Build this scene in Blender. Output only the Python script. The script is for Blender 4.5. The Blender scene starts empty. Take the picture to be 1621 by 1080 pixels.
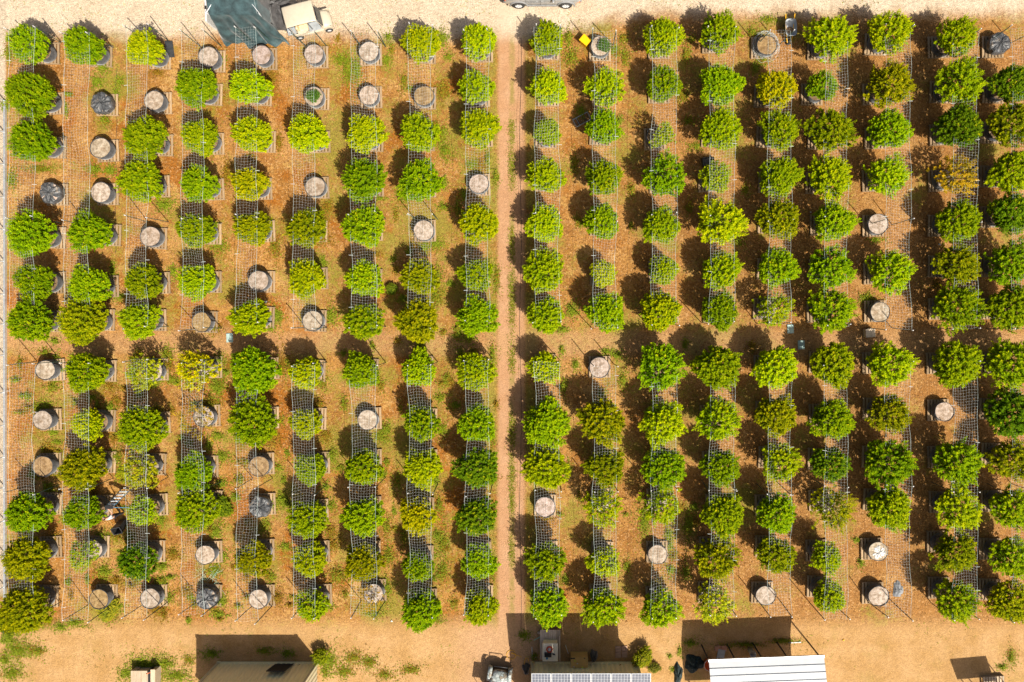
import bpy, bmesh, math, random
import numpy as np
from mathutils import Vector, Matrix

# ------------------------------------------------------------------ camera, sky, sun, exposure
S = 0.037            # metres per photograph pixel on the ground
H = 40.0             # camera height
NX, NY = 870.0, 500.0  # photograph pixel straight below the camera
scene = bpy.context.scene
cam_d = bpy.data.cameras.new('camera')
cam = bpy.data.objects.new('camera', cam_d)
scene.collection.objects.link(cam)
cam.location = (0, 0, H)
cam.rotation_euler = (0, 0, 0)
cam_d.sensor_width = 36
cam_d.lens = 36 * (H / S) / 1621.0
cam_d.shift_x = (810.5 - NX) / 1621.0
cam_d.shift_y = (NY - 540.0) / 1621.0
cam_d.clip_start = 0.5
cam_d.clip_end = 1000
scene.camera = cam

SUN_EL = math.radians(51.5)
SUN_AZ = math.atan2(35.5, -43.0)      # from north, towards east: the sun stands south-east
world = bpy.data.worlds.new('World')
scene.world = world
world.use_nodes = True
wn = world.node_tree
wn.nodes.clear()
wo = wn.nodes.new('ShaderNodeOutputWorld')
wb = wn.nodes.new('ShaderNodeBackground')
ws = wn.nodes.new('ShaderNodeTexSky')
ws.sky_type = 'NISHITA'
ws.sun_disc = False
ws.sun_elevation = SUN_EL
ws.sun_rotation = SUN_AZ
ws.air_density = 0.7
ws.dust_density = 5.0
ws.ozone_density = 0.4
wb.inputs['Strength'].default_value = 0.07
wn.links.new(ws.outputs[0], wb.inputs[0])
wn.links.new(wb.outputs[0], wo.inputs[0])
sun_d = bpy.data.lights.new('sun', 'SUN')
sun_d.energy = 5.0
sun_d.angle = math.radians(0.5)
sun_d.color = (1.0, 0.94, 0.83)
sun = bpy.data.objects.new('sun', sun_d)
scene.collection.objects.link(sun)
sd = Vector((-35.5, 43.0, 0)).normalized() * math.cos(SUN_EL) + Vector((0, 0, -math.sin(SUN_EL)))
sun.rotation_euler = sd.to_track_quat('-Z', 'Y').to_euler()
sun.location = (30, -40, 60)
scene.view_settings.view_transform = 'Standard'
scene.view_settings.look = 'None'
scene.view_settings.exposure = 0.73
scene.cycles.max_bounces = 4
scene.cycles.diffuse_bounces = 3
scene.cycles.glossy_bounces = 2
scene.cycles.transmission_bounces = 3
scene.view_settings.gamma = 1.0
scene.view_settings.use_curve_mapping = False

# ------------------------------------------------------------------ helpers
random.seed(7)
rng = np.random.default_rng(7)
COL = scene.collection


def G(px, py, z=0.0):
    """ground position of a photograph pixel, lifted to z"""
    return Vector(((px - NX) * S, (NY - py) * S, z))


def I(px, py, h):
    """point at height h that stands at this pixel of the photograph"""
    k = 1 - h / H
    return Vector(((px - NX) * S * k, (NY - py) * S * k, h))


def tag(o, label=None, cat=None, group=None, kind=None):
    if label: o['label'] = label
    if cat: o['category'] = cat
    if group: o['group'] = group
    if kind: o['kind'] = kind
    return o


def empty(name, loc=(0, 0, 0), rz=0.0):
    o = bpy.data.objects.new(name, None)
    o.empty_display_size = 0.2
    COL.objects.link(o)
    o.location = loc
    o.rotation_euler = (0, 0, rz)
    return o


def link(name, me, mat=None, parent=None, loc=(0, 0, 0), rot=(0, 0, 0), scale=(1, 1, 1)):
    o = bpy.data.objects.new(name, me)
    COL.objects.link(o)
    if mat is not None and len(me.materials) == 0:
        me.materials.append(mat)
    o.location = loc
    o.rotation_euler = rot
    o.scale = scale
    if parent is not None:
        o.parent = parent
    return o


class MB:
    """collects simple shapes into one mesh"""
    def __init__(s):
        s.v = []; s.f = []; s.smooth = []

    def add(s, verts, faces, smooth=False):
        b = len(s.v)
        s.v += [tuple(p) for p in verts]
        s.f += [tuple(b + i for i in f) for f in faces]
        s.smooth += [smooth] * len(faces)
        return s

    def box(s, c, d, rz=0.0, bev=0.0, rot=None):
        x, y, z = d[0] / 2, d[1] / 2, d[2] / 2
        M = rot if rot is not None else Matrix.Rotation(rz, 3, 'Z')
        c = Vector(c)
        if bev <= 0:
            P = [(-x, -y, -z), (x, -y, -z), (x, y, -z), (-x, y, -z), (-x, -y, z), (x, -y, z), (x, y, z), (-x, y, z)]
            return s.add([M @ Vector(p) + c for p in P],
                         [(0, 3, 2, 1), (4, 5, 6, 7), (0, 1, 5, 4), (1, 2, 6, 5), (2, 3, 7, 6), (3, 0, 4, 7)])
        b = min(bev, x * .9, y * .9, z * .9)
        bm = bmesh.new()
        bmesh.ops.create_cube(bm, size=1)
        for v in bm.verts: v.co = Vector((v.co.x * d[0], v.co.y * d[1], v.co.z * d[2]))
        bmesh.ops.bevel(bm, geom=list(bm.edges), offset=b, segments=2, affect='EDGES', profile=0.5)
        bm.verts.index_update()
        s.add([M @ v.co + c for v in bm.verts], [[v.index for v in f.verts] for f in bm.faces])
        bm.free()
        return s

    def tube(s, pts, r, n=6, cap=True, smooth=True):
        pts = [Vector(p) for p in pts]
        rr = r if isinstance(r, (list, tuple)) else [r] * len(pts)
        rings = []
        for i, p in enumerate(pts):
            d = (pts[min(i + 1, len(pts) - 1)] - pts[max(i - 1, 0)])
            if d.length < 1e-9: d = Vector((0, 0, 1))
            d.normalize()
            a = Vector((0, 0, 1)) if abs(d.z) < 0.95 else Vector((1, 0, 0))
            e1 = d.cross(a).normalized(); e2 = d.cross(e1)
            rings.append([p + (e1 * math.cos(2 * math.pi * k / n) + e2 * math.sin(2 * math.pi * k / n)) * rr[i] for k in range(n)])
        V = [v for R in rings for v in R]
        F = []
        for i in range(len(pts) - 1):
            for k in range(n):
                F.append((i * n + k, i * n + (k + 1) % n, (i + 1) * n + (k + 1) % n, (i + 1) * n + k))
        s.add(V, F, smooth)
        if cap:
            s.add(rings[0], [tuple(range(n))]); s.add(rings[-1], [tuple(reversed(range(n)))])
        return s

    def lathe(s, prof, n=24, c=(0, 0, 0), axis='Z', smooth=True, wob=None):
        V = []; F = []
        for (r, z) in prof:
            for k in range(n):
                a = 2 * math.pi * k / n
                w = wob(a, z) if wob else 0
                p = ((r + w) * math.cos(a), (r + w) * math.sin(a), z)
                if axis == 'Y': p = (p[0], p[2], p[1])
                if axis == 'X': p = (p[2], p[0], p[1])
                V.append((p[0] + c[0], p[1] + c[1], p[2] + c[2]))
        for i in range(len(prof) - 1):
            for k in range(n):
                F.append((i * n + k, i * n + (k + 1) % n, (i + 1) * n + (k + 1) % n, (i + 1) * n + k))
        return s.add(V, F, smooth)

    def disc(s, c, r, n=24, z=0, up=True):
        V = [(c[0] + r * math.cos(2 * math.pi * k / n), c[1] + r * math.sin(2 * math.pi * k / n), c[2]) for k in range(n)]
        return s.add(V, [tuple(range(n)) if up else tuple(reversed(range(n)))])

    def grid(s, P, smooth=True, closed=False):
        n, m = len(P), len(P[0])
        V = [p for row in P for p in row]
        F = []
        for i in range(n - 1):
            for j in range(m - (0 if closed else 1)):
                j2 = (j + 1) % m
                F.append((i * m + j, i * m + j2, (i + 1) * m + j2, (i + 1) * m + j))
        return s.add(V, F, smooth)

    def mesh(s, name):
        me = bpy.data.meshes.new(name)
        me.from_pydata(s.v, [], s.f)
        me.polygons.foreach_set('use_smooth', s.smooth)
        me.update()
        return me

    def build(s, name, mat, parent=None, loc=(0, 0, 0), rot=(0, 0, 0)):
        return link(name, s.mesh(name), mat, parent, loc, rot)


def quads_mesh(name, Q, attrs=None, smooth=False):
    """Q: (n,4,3) array of quads; attrs: name -> per-quad float"""
    n = len(Q)
    me = bpy.data.meshes.new(name)
    me.vertices.add(n * 4)
    me.vertices.foreach_set('co', Q.reshape(-1).astype(np.float32))
    me.loops.add(n * 4)
    me.loops.foreach_set('vertex_index', np.arange(n * 4, dtype=np.int32))
    me.polygons.add(n)
    me.polygons.foreach_set('loop_start', np.arange(0, n * 4, 4, dtype=np.int32))
    me.polygons.foreach_set('loop_total', np.full(n, 4, dtype=np.int32))
    me.update(calc_edges=True)
    for k, a in (attrs or {}).items():
        at = me.attributes.new(k, 'FLOAT', 'FACE')
        at.data.foreach_set('value', a.astype(np.float32))
    return me


# ------------------------------------------------------------------ materials
class NT:
    def __init__(s, name):
        s.m = bpy.data.materials.new(name)
        s.m.use_nodes = True
        s.t = s.m.node_tree
        s.t.nodes.clear()
        s.out = s.t.nodes.new('ShaderNodeOutputMaterial')

    def n(s, typ, **kw):
        nd = s.t.nodes.new(typ)
        for k, v in kw.items(): setattr(nd, k, v)
        return nd

    def put(s, sock, v):
        if v is None: return
        if isinstance(v, bpy.types.NodeSocket): s.t.links.new(v, sock)
        elif isinstance(v, (tuple, list)) and sock.type == 'RGBA': sock.default_value = (*v[:3], 1)
        else: sock.default_value = v

    def math(s, op, a, b=0.0, c=None, clamp=False):
        nd = s.n('ShaderNodeMath', operation=op, use_clamp=clamp)
        s.put(nd.inputs[0], a); s.put(nd.inputs[1], b)
        if c is not None: s.put(nd.inputs[2], c)
        return nd.outputs[0]

    def mix(s, f, a, b, mode='MIX'):
        nd = s.n('ShaderNodeMix', data_type='RGBA', blend_type=mode)
        s.put(nd.inputs[0], f); s.put(nd.inputs[6], a); s.put(nd.inputs[7], b)
        return nd.outputs[2]

    def step(s, v, lo, hi, a=0.0, b=1.0):
        nd = s.n('ShaderNodeMapRange', interpolation_type='SMOOTHSTEP')
        s.put(nd.inputs[0], v); s.put(nd.inputs[1], lo); s.put(nd.inputs[2], hi)
        nd.inputs[3].default_value = a; nd.inputs[4].default_value = b
        return nd.outputs[0]

    def noise(s, vec, scale, detail=3.0, rough=0.55, dist=0.0):
        nd = s.n('ShaderNodeTexNoise')
        if vec is not None: s.put(nd.inputs['Vector'], vec)
        nd.inputs['Scale'].default_value = scale
        nd.inputs['Detail'].default_value = detail
        nd.inputs['Roughness'].default_value = rough
        nd.inputs['Distortion'].default_value = dist
        return nd.outputs[0]

    def voro(s, vec, scale, feature='F1', out=0):
        nd = s.n('ShaderNodeTexVoronoi', feature=feature)
        s.put(nd.inputs['Vector'], vec)
        nd.inputs['Scale'].default_value = scale
        return nd.outputs[out]

    def bump(s, h, strength=0.5, dist=0.05):
        nd = s.n('ShaderNodeBump')
        nd.inputs['Strength'].default_value = strength
        nd.inputs['Distance'].default_value = dist
        s.put(nd.inputs['Height'], h)
        return nd.outputs[0]

    def pos(s):
        return s.n('ShaderNodeNewGeometry').outputs['Position']

    def obj(s):
        return s.n('ShaderNodeTexCoord').outputs['Object']

    def attr(s, name):
        return s.n('ShaderNodeAttribute', attribute_name=name).outputs['Fac']

    def bsdf(s, col, rough=0.8, metal=0.0, normal=None, spec=0.3, sheen=0.0, coat=0.0):
        p = s.n('ShaderNodeBsdfPrincipled')
        s.put(p.inputs['Base Color'], col); s.put(p.inputs['Roughness'], rough)
        s.put(p.inputs['Metallic'], metal)
        p.inputs['Specular IOR Level'].default_value = spec
        p.inputs['Sheen Weight'].default_value = sheen
        p.inputs['Coat Weight'].default_value = coat
        if normal is not None: s.put(p.inputs['Normal'], normal)
        return p.outputs[0]

    def done(s, sh):
        s.t.links.new(sh, s.out.inputs['Surface'])
        return s.m


def simple(name, col, rough=0.6, metal=0.0, var=0.15, scale=6.0, spec=0.35, bump=0.0, coat=0.0, dirt=None, sheen=0.0):
    """plain material with noise variation, a little relief and optional dirt"""
    t = NT(name)
    v = t.obj()
    nz = t.noise(v, scale, 5, 0.6)
    k = t.step(nz, 0.3, 0.7)
    c = t.mix(k, tuple(x * (1 - var) for x in col), tuple(min(1, x * (1 + var)) for x in col))
    if dirt:
        nd = t.noise(v, dirt[1], 4, 0.65)
        c = t.mix(t.step(nd, dirt[2], dirt[2] + 0.18), c, dirt[0])
    nrm = t.bump(t.noise(v, scale * 5, 3), bump, 0.02) if bump else None
    return t.done(t.bsdf(c, rough, metal, nrm, spec, sheen, coat))


def ground_material():
    t = NT('soil')
    p = t.pos()
    sx = t.n('ShaderNodeSeparateXYZ'); t.put(sx.inputs[0], p)
    X, Y = sx.outputs[0], sx.outputs[1]
    n_big = t.noise(p, 0.16, 4, 0.55)
    n_mid = t.noise(p, 0.75, 5, 0.6)
    n_fine = t.noise(p, 5.0, 4, 0.7)
    n_grain = t.noise(p, 16.0, 3, 0.75)
    wob = t.math('MULTIPLY', t.math('SUBTRACT', n_mid, 0.5), 2.2)
    wob2 = t.math('MULTIPLY', t.math('SUBTRACT', n_fine, 0.5), 0.7)
    jit = t.math('ADD', wob, wob2)
    # planted soil
    soil = t.mix(t.step(n_mid, 0.32, 0.68), (0.225, 0.096, 0.020), (0.350, 0.176, 0.046))
    soil = t.mix(t.step(n_big, 0.45, 0.7, 0, 0.6), soil, (0.38, 0.205, 0.075))
    po_ = t.n('ShaderNodeVectorMath', operation='ADD'); t.put(po_.inputs[0], p); po_.inputs[1].default_value = (31.0, 17.0, 5.0)
    rust_ = t.math('ADD', t.noise(po_.outputs[0], 0.42, 5, 0.65), t.math('MULTIPLY', t.math('SUBTRACT', n_fine, 0.5), 0.3))
    soil = t.mix(t.math('MULTIPLY', t.step(rust_, 0.48, 0.64), t.step(X, -6.0, 10.0, 0.85, 0.4)), soil, (0.260, 0.088, 0.010))
    po2 = t.n('ShaderNodeVectorMath', operation='ADD'); t.put(po2.inputs[0], p); po2.inputs[1].default_value = (-11.0, 57.0, 9.0)
    straw_ = t.math('ADD', t.noise(po2.outputs[0], 0.6, 5, 0.65), t.math('MULTIPLY', t.math('SUBTRACT', n_fine, 0.5), 0.35))
    soil = t.mix(t.step(straw_, 0.53, 0.66, 0, 0.75), soil, (0.40, 0.235, 0.075))
    # the right half of the field is browner
    soil = t.mix(t.step(X, -4.0, 14.0, 0, 0.55), soil, (0.262, 0.128, 0.042))
    # leaf litter flecks
    vc = t.n('ShaderNodeTexVoronoi', feature='F1'); t.put(vc.inputs['Vector'], p); vc.inputs['Scale'].default_value = 14.0
    sc = t.n('ShaderNodeSeparateColor'); t.put(sc.inputs[0], vc.outputs['Color'])
    fleck = t.step(sc.outputs[0], 0.86, 0.9)
    fleck_d = t.step(sc.outputs[1], 0.82, 0.86)
    soil = t.mix(t.math('MULTIPLY', fleck, 0.5), soil, (0.46, 0.27, 0.12))
    soil = t.mix(t.math('MULTIPLY', fleck_d, 0.45), soil, (0.12, 0.05, 0.016))
    # thin turf on some of the soil
    gm = t.math('ADD', t.noise(p, 0.33, 5, 0.65), t.math('MULTIPLY', t.math('SUBTRACT', n_fine, 0.5), 0.45))
    gm = t.math('ADD', gm, t.math('MULTIPLY', t.step(t.math('ABSOLUTE', t.math('ADD', X, 8.5)), 3.5, 7.0, 1, 0), 0.05))
    gm = t.math('SUBTRACT', gm, t.step(X, 12.0, 18.0, 0, 0.05))
    turf = t.step(gm, 0.49, 0.66, 0, 0.8)
    soil = t.mix(turf, soil, (0.185, 0.165, 0.022))
    # track down the middle
    px = t.math('ABSOLUTE', t.math('ADD', X, 2.24))
    m_path = t.step(t.math('ADD', px, t.math('MULTIPLY', jit, 0.16)), 0.62, 0.95, 1, 0)
    verge = t.step(t.math('ADD', t.math('ABSOLUTE', t.math('SUBTRACT', px, 1.15)), t.math('MULTIPLY', jit, 0.25)), 0.15, 0.55, 0.75, 0)
    soil = t.mix(t.math('MULTIPLY', verge, t.step(n_mid, 0.35, 0.55)), soil, (0.20, 0.175, 0.028))
    pathc = t.mix(t.step(n_mid, 0.35, 0.7), (0.36, 0.195, 0.098), (0.40, 0.232, 0.128))
    strip = t.step(t.math('ADD', t.math('ABSOLUTE', t.math('ADD', X, 2.2)), t.math('MULTIPLY', jit, 0.22)), 0.08, 0.26, 0.75, 0)
    pathc = t.mix(t.math('MULTIPLY', strip, t.step(n_mid, 0.38, 0.6)), pathc, (0.22, 0.17, 0.04))
    c = t.mix(m_path, soil, pathc)
    # sandy road along the top
    yt = t.math('ADD', 16.25, t.step(X, -1.0, 6.0, 0, 1.3))
    d_top = t.math('SUBTRACT', t.math('ADD', Y, t.math('MULTIPLY', jit, 0.55)), yt)
    m_top = t.step(d_top, -0.5, 0.75)
    sand = t.mix(t.step(n_mid, 0.3, 0.7), (0.44, 0.345, 0.24), (0.50, 0.405, 0.295))
    sand = t.mix(t.step(n_big, 0.5, 0.65, 0, 0.35), sand, (0.43, 0.305, 0.195))
    tuft = t.math('ADD', t.noise(p, 1.5, 4, 0.65), t.math('MULTIPLY', t.math('SUBTRACT', n_fine, 0.5), 0.4))
    sand = t.mix(t.step(tuft, 0.62, 0.72, 0, 0.6), sand, (0.29, 0.25, 0.085))
    c = t.mix(m_top, c, sand)
    # trodden strip along the bottom
    d_bot = t.math('SUBTRACT', -17.7, t.math('ADD', Y, t.math('MULTIPLY', jit, 0.5)))
    m_bot = t.step(d_bot, -0.5, 1.0)
    bot = t.mix(t.step(n_mid, 0.3, 0.7), (0.335, 0.19, 0.068), (0.415, 0.25, 0.11))
    bot = t.mix(t.step(t.noise(p, 0.5, 5, 0.65), 0.55, 0.72, 0, 0.55), bot, (0.26, 0.185, 0.05))
    bot = t.mix(t.step(t.math('ABSOLUTE', t.math('ADD', X, 2.6)), 1.0, 4.5, 0.7, 0), bot, (0.40, 0.24, 0.135))
    c = t.mix(m_bot, c, bot)
    # pale cross lane between the two blocks
    m_mid = t.step(t.math('ADD', t.math('ABSOLUTE', t.math('ADD', Y, 1.6)), t.math('MULTIPLY', jit, 0.6)), 0.35, 1.1, 0.55, 0)
    c = t.mix(m_mid, c, (0.37, 0.215, 0.10))
    # gravel outside the fence
    m_gr = t.step(t.math('ADD', X, t.math('MULTIPLY', wob2, 0.15)), -31.95, -31.75, 1, 0)
    c = t.mix(t.math('MULTIPLY', m_gr, t.step(Y, -16.6, -16.0)), c, t.mix(n_fine, (0.36, 0.28, 0.19), (0.48, 0.39, 0.29)))
    # grain
    g1 = t.step(n_grain, 0.3, 0.7, 0.62, 1.3)
    g2 = t.step(n_fine, 0.3, 0.7, 0.8, 1.16)
    gv = t.math('MULTIPLY', g1, g2)
    smooth_ = t.math('MAXIMUM', t.math('MULTIPLY', m_path, 0.6), t.math('MULTIPLY', m_bot, 0.4))
    gv = t.math('ADD', t.math('MULTIPLY', gv, t.math('SUBTRACT', 1.0, smooth_)), smooth_)
    vv = t.n('ShaderNodeCombineXYZ')
    for i in range(3): t.put(vv.inputs[i], gv)
    c = t.mix(1.0, c, vv.outputs[0], 'MULTIPLY')
    hgt = t.math('ADD', t.math('MULTIPLY', n_fine, 0.6), t.math('MULTIPLY', n_grain, 0.5))
    hgt = t.math('ADD', hgt, t.math('MULTIPLY', sc.outputs[0], 0.25))
    nr = t.bump(hgt, 0.75, 0.06)
    return t.done(t.bsdf(c, 0.95, 0, nr, 0.1))


def leaf_material(name='leaf', young=True):
    t = NT(name)
    oi = t.n('ShaderNodeObjectInfo')
    tip = t.attr('tip'); rnd = t.attr('rnd')
    base = oi.outputs['Color']
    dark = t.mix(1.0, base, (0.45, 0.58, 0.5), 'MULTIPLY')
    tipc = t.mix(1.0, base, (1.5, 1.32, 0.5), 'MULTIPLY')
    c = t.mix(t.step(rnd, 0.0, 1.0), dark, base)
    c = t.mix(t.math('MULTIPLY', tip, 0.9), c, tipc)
    # some leaves have turned yellow
    c = t.mix(t.math('MULTIPLY', t.step(rnd, 0.84, 0.92), t.step(tip, 0.1, 0.5, 0.2, 0.75)), c, (0.58, 0.50, 0.005))
    bs = t.bsdf(c, 0.75, 0, None, 0.04)
    tr = t.n('ShaderNodeBsdfTranslucent')
    t.put(tr.inputs['Color'], t.mix(1.0, c, (1.25, 1.15, 0.5), 'MULTIPLY'))
    mx = t.n('ShaderNodeMixShader'); mx.inputs[0].default_value = 0.3
    t.t.links.new(bs, mx.inputs[1]); t.t.links.new(tr.outputs[0], mx.inputs[2])
    return t.done(mx.outputs[0])


def litter_material():
    t = NT('litter')
    r = t.attr('rnd')
    cr = t.n('ShaderNodeValToRGB')
    e = cr.color_ramp.elements
    e[0].position = 0; e[0].color = (0.14, 0.06, 0.018, 1)
    e[1].position = 1; e[1].color = (0.46, 0.29, 0.12, 1)
    a = cr.color_ramp.elements.new(0.45); a.color = (0.26, 0.122, 0.032, 1)
    b = cr.color_ramp.elements.new(0.8); b.color = (0.37, 0.19, 0.055, 1)
    t.put(cr.inputs[0], r)
    return t.done(t.bsdf(cr.outputs[0], 0.9, 0, None, 0.1))


def weed_material():
    t = NT('weed')
    r = t.attr('rnd'); k = t.attr('rust')
    g = t.mix(r, (0.12, 0.165, 0.006), (0.26, 0.31, 0.015))
    o = t.mix(r, (0.20, 0.085, 0.008), (0.36, 0.17, 0.018))
    c = t.mix(k, g, o)
    bs = t.bsdf(c, 0.7, 0, None, 0.12)
    tr = t.n('ShaderNodeBsdfTranslucent'); t.put(tr.inputs['Color'], c)
    mx = t.n('ShaderNodeMixShader'); mx.inputs[0].default_value = 0.25
    t.t.links.new(bs, mx.inputs[1]); t.t.links.new(tr.outputs[0], mx.inputs[2])
    return t.done(mx.outputs[0])


def potsoil_material():
    t = NT('pot_soil')
    v = t.obj()
    oi = t.n('ShaderNodeObjectInfo')
    off = t.n('ShaderNodeVectorMath', operation='ADD'); t.put(off.inputs[0], v)
    cx = t.n('ShaderNodeCombineXYZ'); t.put(cx.inputs[0], t.math('MULTIPLY', oi.outputs['Random'], 37.0))
    t.put(off.inputs[1], cx.outputs[0])
    q = off.outputs[0]
    n1 = t.noise(q, 5, 5, 0.65); n2 = t.noise(q, 30, 3, 0.7)
    base = oi.outputs['Color']
    c = t.mix(t.step(n1, 0.35, 0.65), t.mix(1.0, base, (0.55, 0.50, 0.43), 'MULTIPLY'), base)
    cr = t.voro(q, 4.5, 'DISTANCE_TO_EDGE')
    c = t.mix(t.step(cr, 0.0, 0.035, 0.35, 0), c, (0.16, 0.11, 0.08))
    c = t.mix(t.step(n2, 0.60, 0.68, 0, 0.6), c, (0.14, 0.10, 0.07))
    c = t.mix(t.step(t.noise(q, 2.2, 3, 0.6), 0.56, 0.66, 0, 0.55), c, (0.20, 0.13, 0.075))
    nr = t.bump(t.math('ADD', n1, t.math('MULTIPLY', n2, 0.4)), 0.8, 0.05)
    return t.done(t.bsdf(c, 0.95, 0, nr, 0.1))


def wood_material(name, a, b):
    t = NT(name)
    v = t.obj()
    mp = t.n('ShaderNodeMapping'); t.put(mp.inputs[0], v); mp.inputs['Scale'].default_value = (14, 1.6, 14)
    oi = t.n('ShaderNodeObjectInfo')
    n1 = t.noise(mp.outputs[0], 2.0, 4, 0.6)
    c = t.mix(t.step(n1, 0.3, 0.7), a, b)
    k = t.math('ADD', 0.72, t.math('MULTIPLY', oi.outputs['Random'], 0.5))
    vv = t.n('ShaderNodeCombineXYZ')
    for i in range(3): t.put(vv.inputs[i], k)
    c = t.mix(1.0, c, vv.outputs[0], 'MULTIPLY')
    return t.done(t.bsdf(c, 0.85, 0, None, 0.15))


def camo_material():
    t = NT('camouflage')
    v = t.obj()
    c1 = t.voro(v, 6.0, 'F1', 1)
    s_ = t.n('ShaderNodeSeparateColor'); t.put(s_.inputs[0], c1)
    ed = t.voro(v, 6.0, 'DISTANCE_TO_EDGE')
    c = t.mix(t.step(s_.outputs[0], 0.3, 0.7), (0.44, 0.47, 0.45), (0.29, 0.33, 0.32))
    c = t.mix(t.step(s_.outputs[1], 0.8, 0.82), c, (0.2, 0.17, 0.13))
    c = t.mix(t.step(ed, 0.02, 0.05, 1, 0), c, (0.06, 0.06, 0.06))
    return t.done(t.bsdf(c, 0.5, 0, None, 0.4))


def container_material(name, col, rust=True):
    t = NT(name)
    v = t.obj()
    n1 = t.noise(v, 0.8, 5, 0.6)
    c = t.mix(t.step(n1, 0.3, 0.7), tuple(x * 0.9 for x in col), col)
    mp = t.n('ShaderNodeMapping'); t.put(mp.inputs[0], v); mp.inputs['Scale'].default_value = (3.0, 3.0, 0.5)
    st = t.noise(mp.outputs[0], 2.0, 5, 0.7)
    c = t.mix(t.step(st, 0.62, 0.78, 0, 0.4), c, (0.33, 0.25, 0.13))
    if rust:
        c = t.mix(t.step(t.noise(v, 1.7, 3, 0.5), 0.70, 0.73), c, (0.36, 0.16, 0.02))
    return t.done(t.bsdf(c, 0.55, 0, None, 0.35))


M = {}
M['ground'] = ground_material()
M['leaf'] = leaf_material()
M['litter'] = litter_material()
M['weed'] = weed_material()
M['pot_soil'] = potsoil_material()
M['pallet'] = wood_material('pallet_wood', (0.24, 0.16, 0.09), (0.36, 0.255, 0.15))
M['fabric'] = simple('black_fabric', (0.035, 0.037, 0.042), 0.85, 0, 0.4, 8, 0.25, 0.5, sheen=0.25)
M['grey_fabric'] = simple('grey_fabric', (0.16, 0.165, 0.175), 0.85, 0, 0.4, 6, 0.25, 0.5)
M['plastic_black'] = simple('black_plastic', (0.03, 0.031, 0.033), 0.35, 0, 0.3, 5, 0.5, 0.2)
M['film'] = simple('plastic_film', (0.06, 0.062, 0.065), 0.38, 0, 0.5, 5, 0.5, 0.8, dirt=((0.2, 0.16, 0.12), 3, 0.55))
M['stem'] = simple('stem', (0.24, 0.17, 0.07), 0.85)
M['net'] = simple('net_twine', (0.50, 0.52, 0.49), 0.7, var=0.25)
M['rope'] = simple('edge_rope', (0.38, 0.45, 0.42), 0.7, var=0.3, scale=3)
M['net_green'] = simple('green_twine', (0.30, 0.48, 0.36), 0.7)
M['post'] = simple('green_post', (0.035, 0.075, 0.06), 0.6, 0.2, 0.4)
M['white'] = simple('white_paint', (0.52, 0.51, 0.49), 0.5, var=0.08, dirt=((0.5, 0.44, 0.36), 4, 0.62))
M['steel'] = simple('galvanised', (0.5, 0.52, 0.53), 0.45, 0.6, 0.15)
M['grey'] = simple('grey_plastic', (0.28, 0.30, 0.31), 0.5)
M['black'] = simple('black', (0.018, 0.018, 0.02), 0.5)
M['tyre'] = simple('rubber', (0.03, 0.03, 0.03), 0.85)
M['yellow'] = simple('yellow_plastic', (0.80, 0.42, 0.0), 0.45, var=0.06)
M['red'] = simple('red_plastic', (0.55, 0.08, 0.03), 0.45)
M['orange'] = simple('orange_plastic', (0.75, 0.17, 0.05), 0.5)
M['blue'] = simple('blue_fibreglass', (0.06, 0.24, 0.38), 0.45)
M['alu'] = simple('aluminium', (0.68, 0.69, 0.70), 0.4, 0.3)
M['cream'] = simple('cream_paint', (0.46, 0.40, 0.30), 0.4, var=0.05, coat=0.3)
M['cream_seat'] = simple('cream_vinyl', (0.70, 0.52, 0.30), 0.55)
M['glass'] = simple('dark_glass', (0.03, 0.04, 0.045), 0.08, spec=0.6)
M['silver'] = simple('silver_paint', (0.42, 0.42, 0.41), 0.3, 0.55, 0.06, coat=0.5)
M['cladding'] = simple('grey_cladding', (0.20, 0.20, 0.20), 0.6)
M['tarp_green'] = simple('green_tarp', (0.026, 0.050, 0.054), 0.42, var=0.45, scale=2.5, bump=0.4, sheen=0.3)
M['tarp_black'] = simple('black_tarp', (0.045, 0.042, 0.042), 0.6, var=0.5, scale=2.5, bump=0.6, sheen=0.3)
M['tan'] = container_material('shade_lifted_container', (0.90, 0.78, 0.45))  # colour raised so that container walls in shade come out brighter
M['sun_end_posts'] = container_material('cream_sun_end_posts', (0.52, 0.46, 0.30), False)  # same container colour kept lower for the sunlit end wall; also corner posts
M['roof_white'] = simple('white_metal_sheet', (0.45, 0.46, 0.47), 0.35, 0.0, 0.05, 1.5, dirt=((0.5, 0.47, 0.4), 1.2, 0.68))
M['cardboard'] = simple('cardboard', (0.55, 0.34, 0.11), 0.8, var=0.1, scale=2)
M['paver'] = simple('paver', (0.40, 0.20, 0.13), 0.9, bump=0.4)
M['beige'] = simple('beige_plastic', (0.75, 0.67, 0.50), 0.5, var=0.06, dirt=((0.35, 0.27, 0.17), 3, 0.62))
M['cell'] = simple('solar_cell_sky_grey', (0.105, 0.115, 0.14), 0.16, 0.1, 0.2, 3, 0.9, coat=1.0)  # grey stands for the sky's reflection, painted into the cell colour
M['cell_dark'] = simple('dark_solar_cell', (0.012, 0.012, 0.016), 0.3, 0, 0.2)
M['backsheet'] = simple('backsheet', (0.46, 0.47, 0.48), 0.3, coat=0.6)
M['camo'] = camo_material()
M['skin'] = simple('skin', (0.50, 0.27, 0.17), 0.6, var=0.08)
M['hair'] = simple('hair', (0.03, 0.018, 0.012), 0.6)
M['shirt'] = simple('white_cotton', (0.55, 0.55, 0.56), 0.9, var=0.04, bump=0.3)
M['trousers'] = simple('black_cotton', (0.02, 0.02, 0.024), 0.9)
M['lid'] = simple('green_grey_lid', (0.30, 0.40, 0.37), 0.7)
M['box_beige'] = simple('beige_box', (0.50, 0.40, 0.29), 0.75)
M['plank'] = wood_material('pale_plank', (0.38, 0.29, 0.19), (0.47, 0.38, 0.27))
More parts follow.
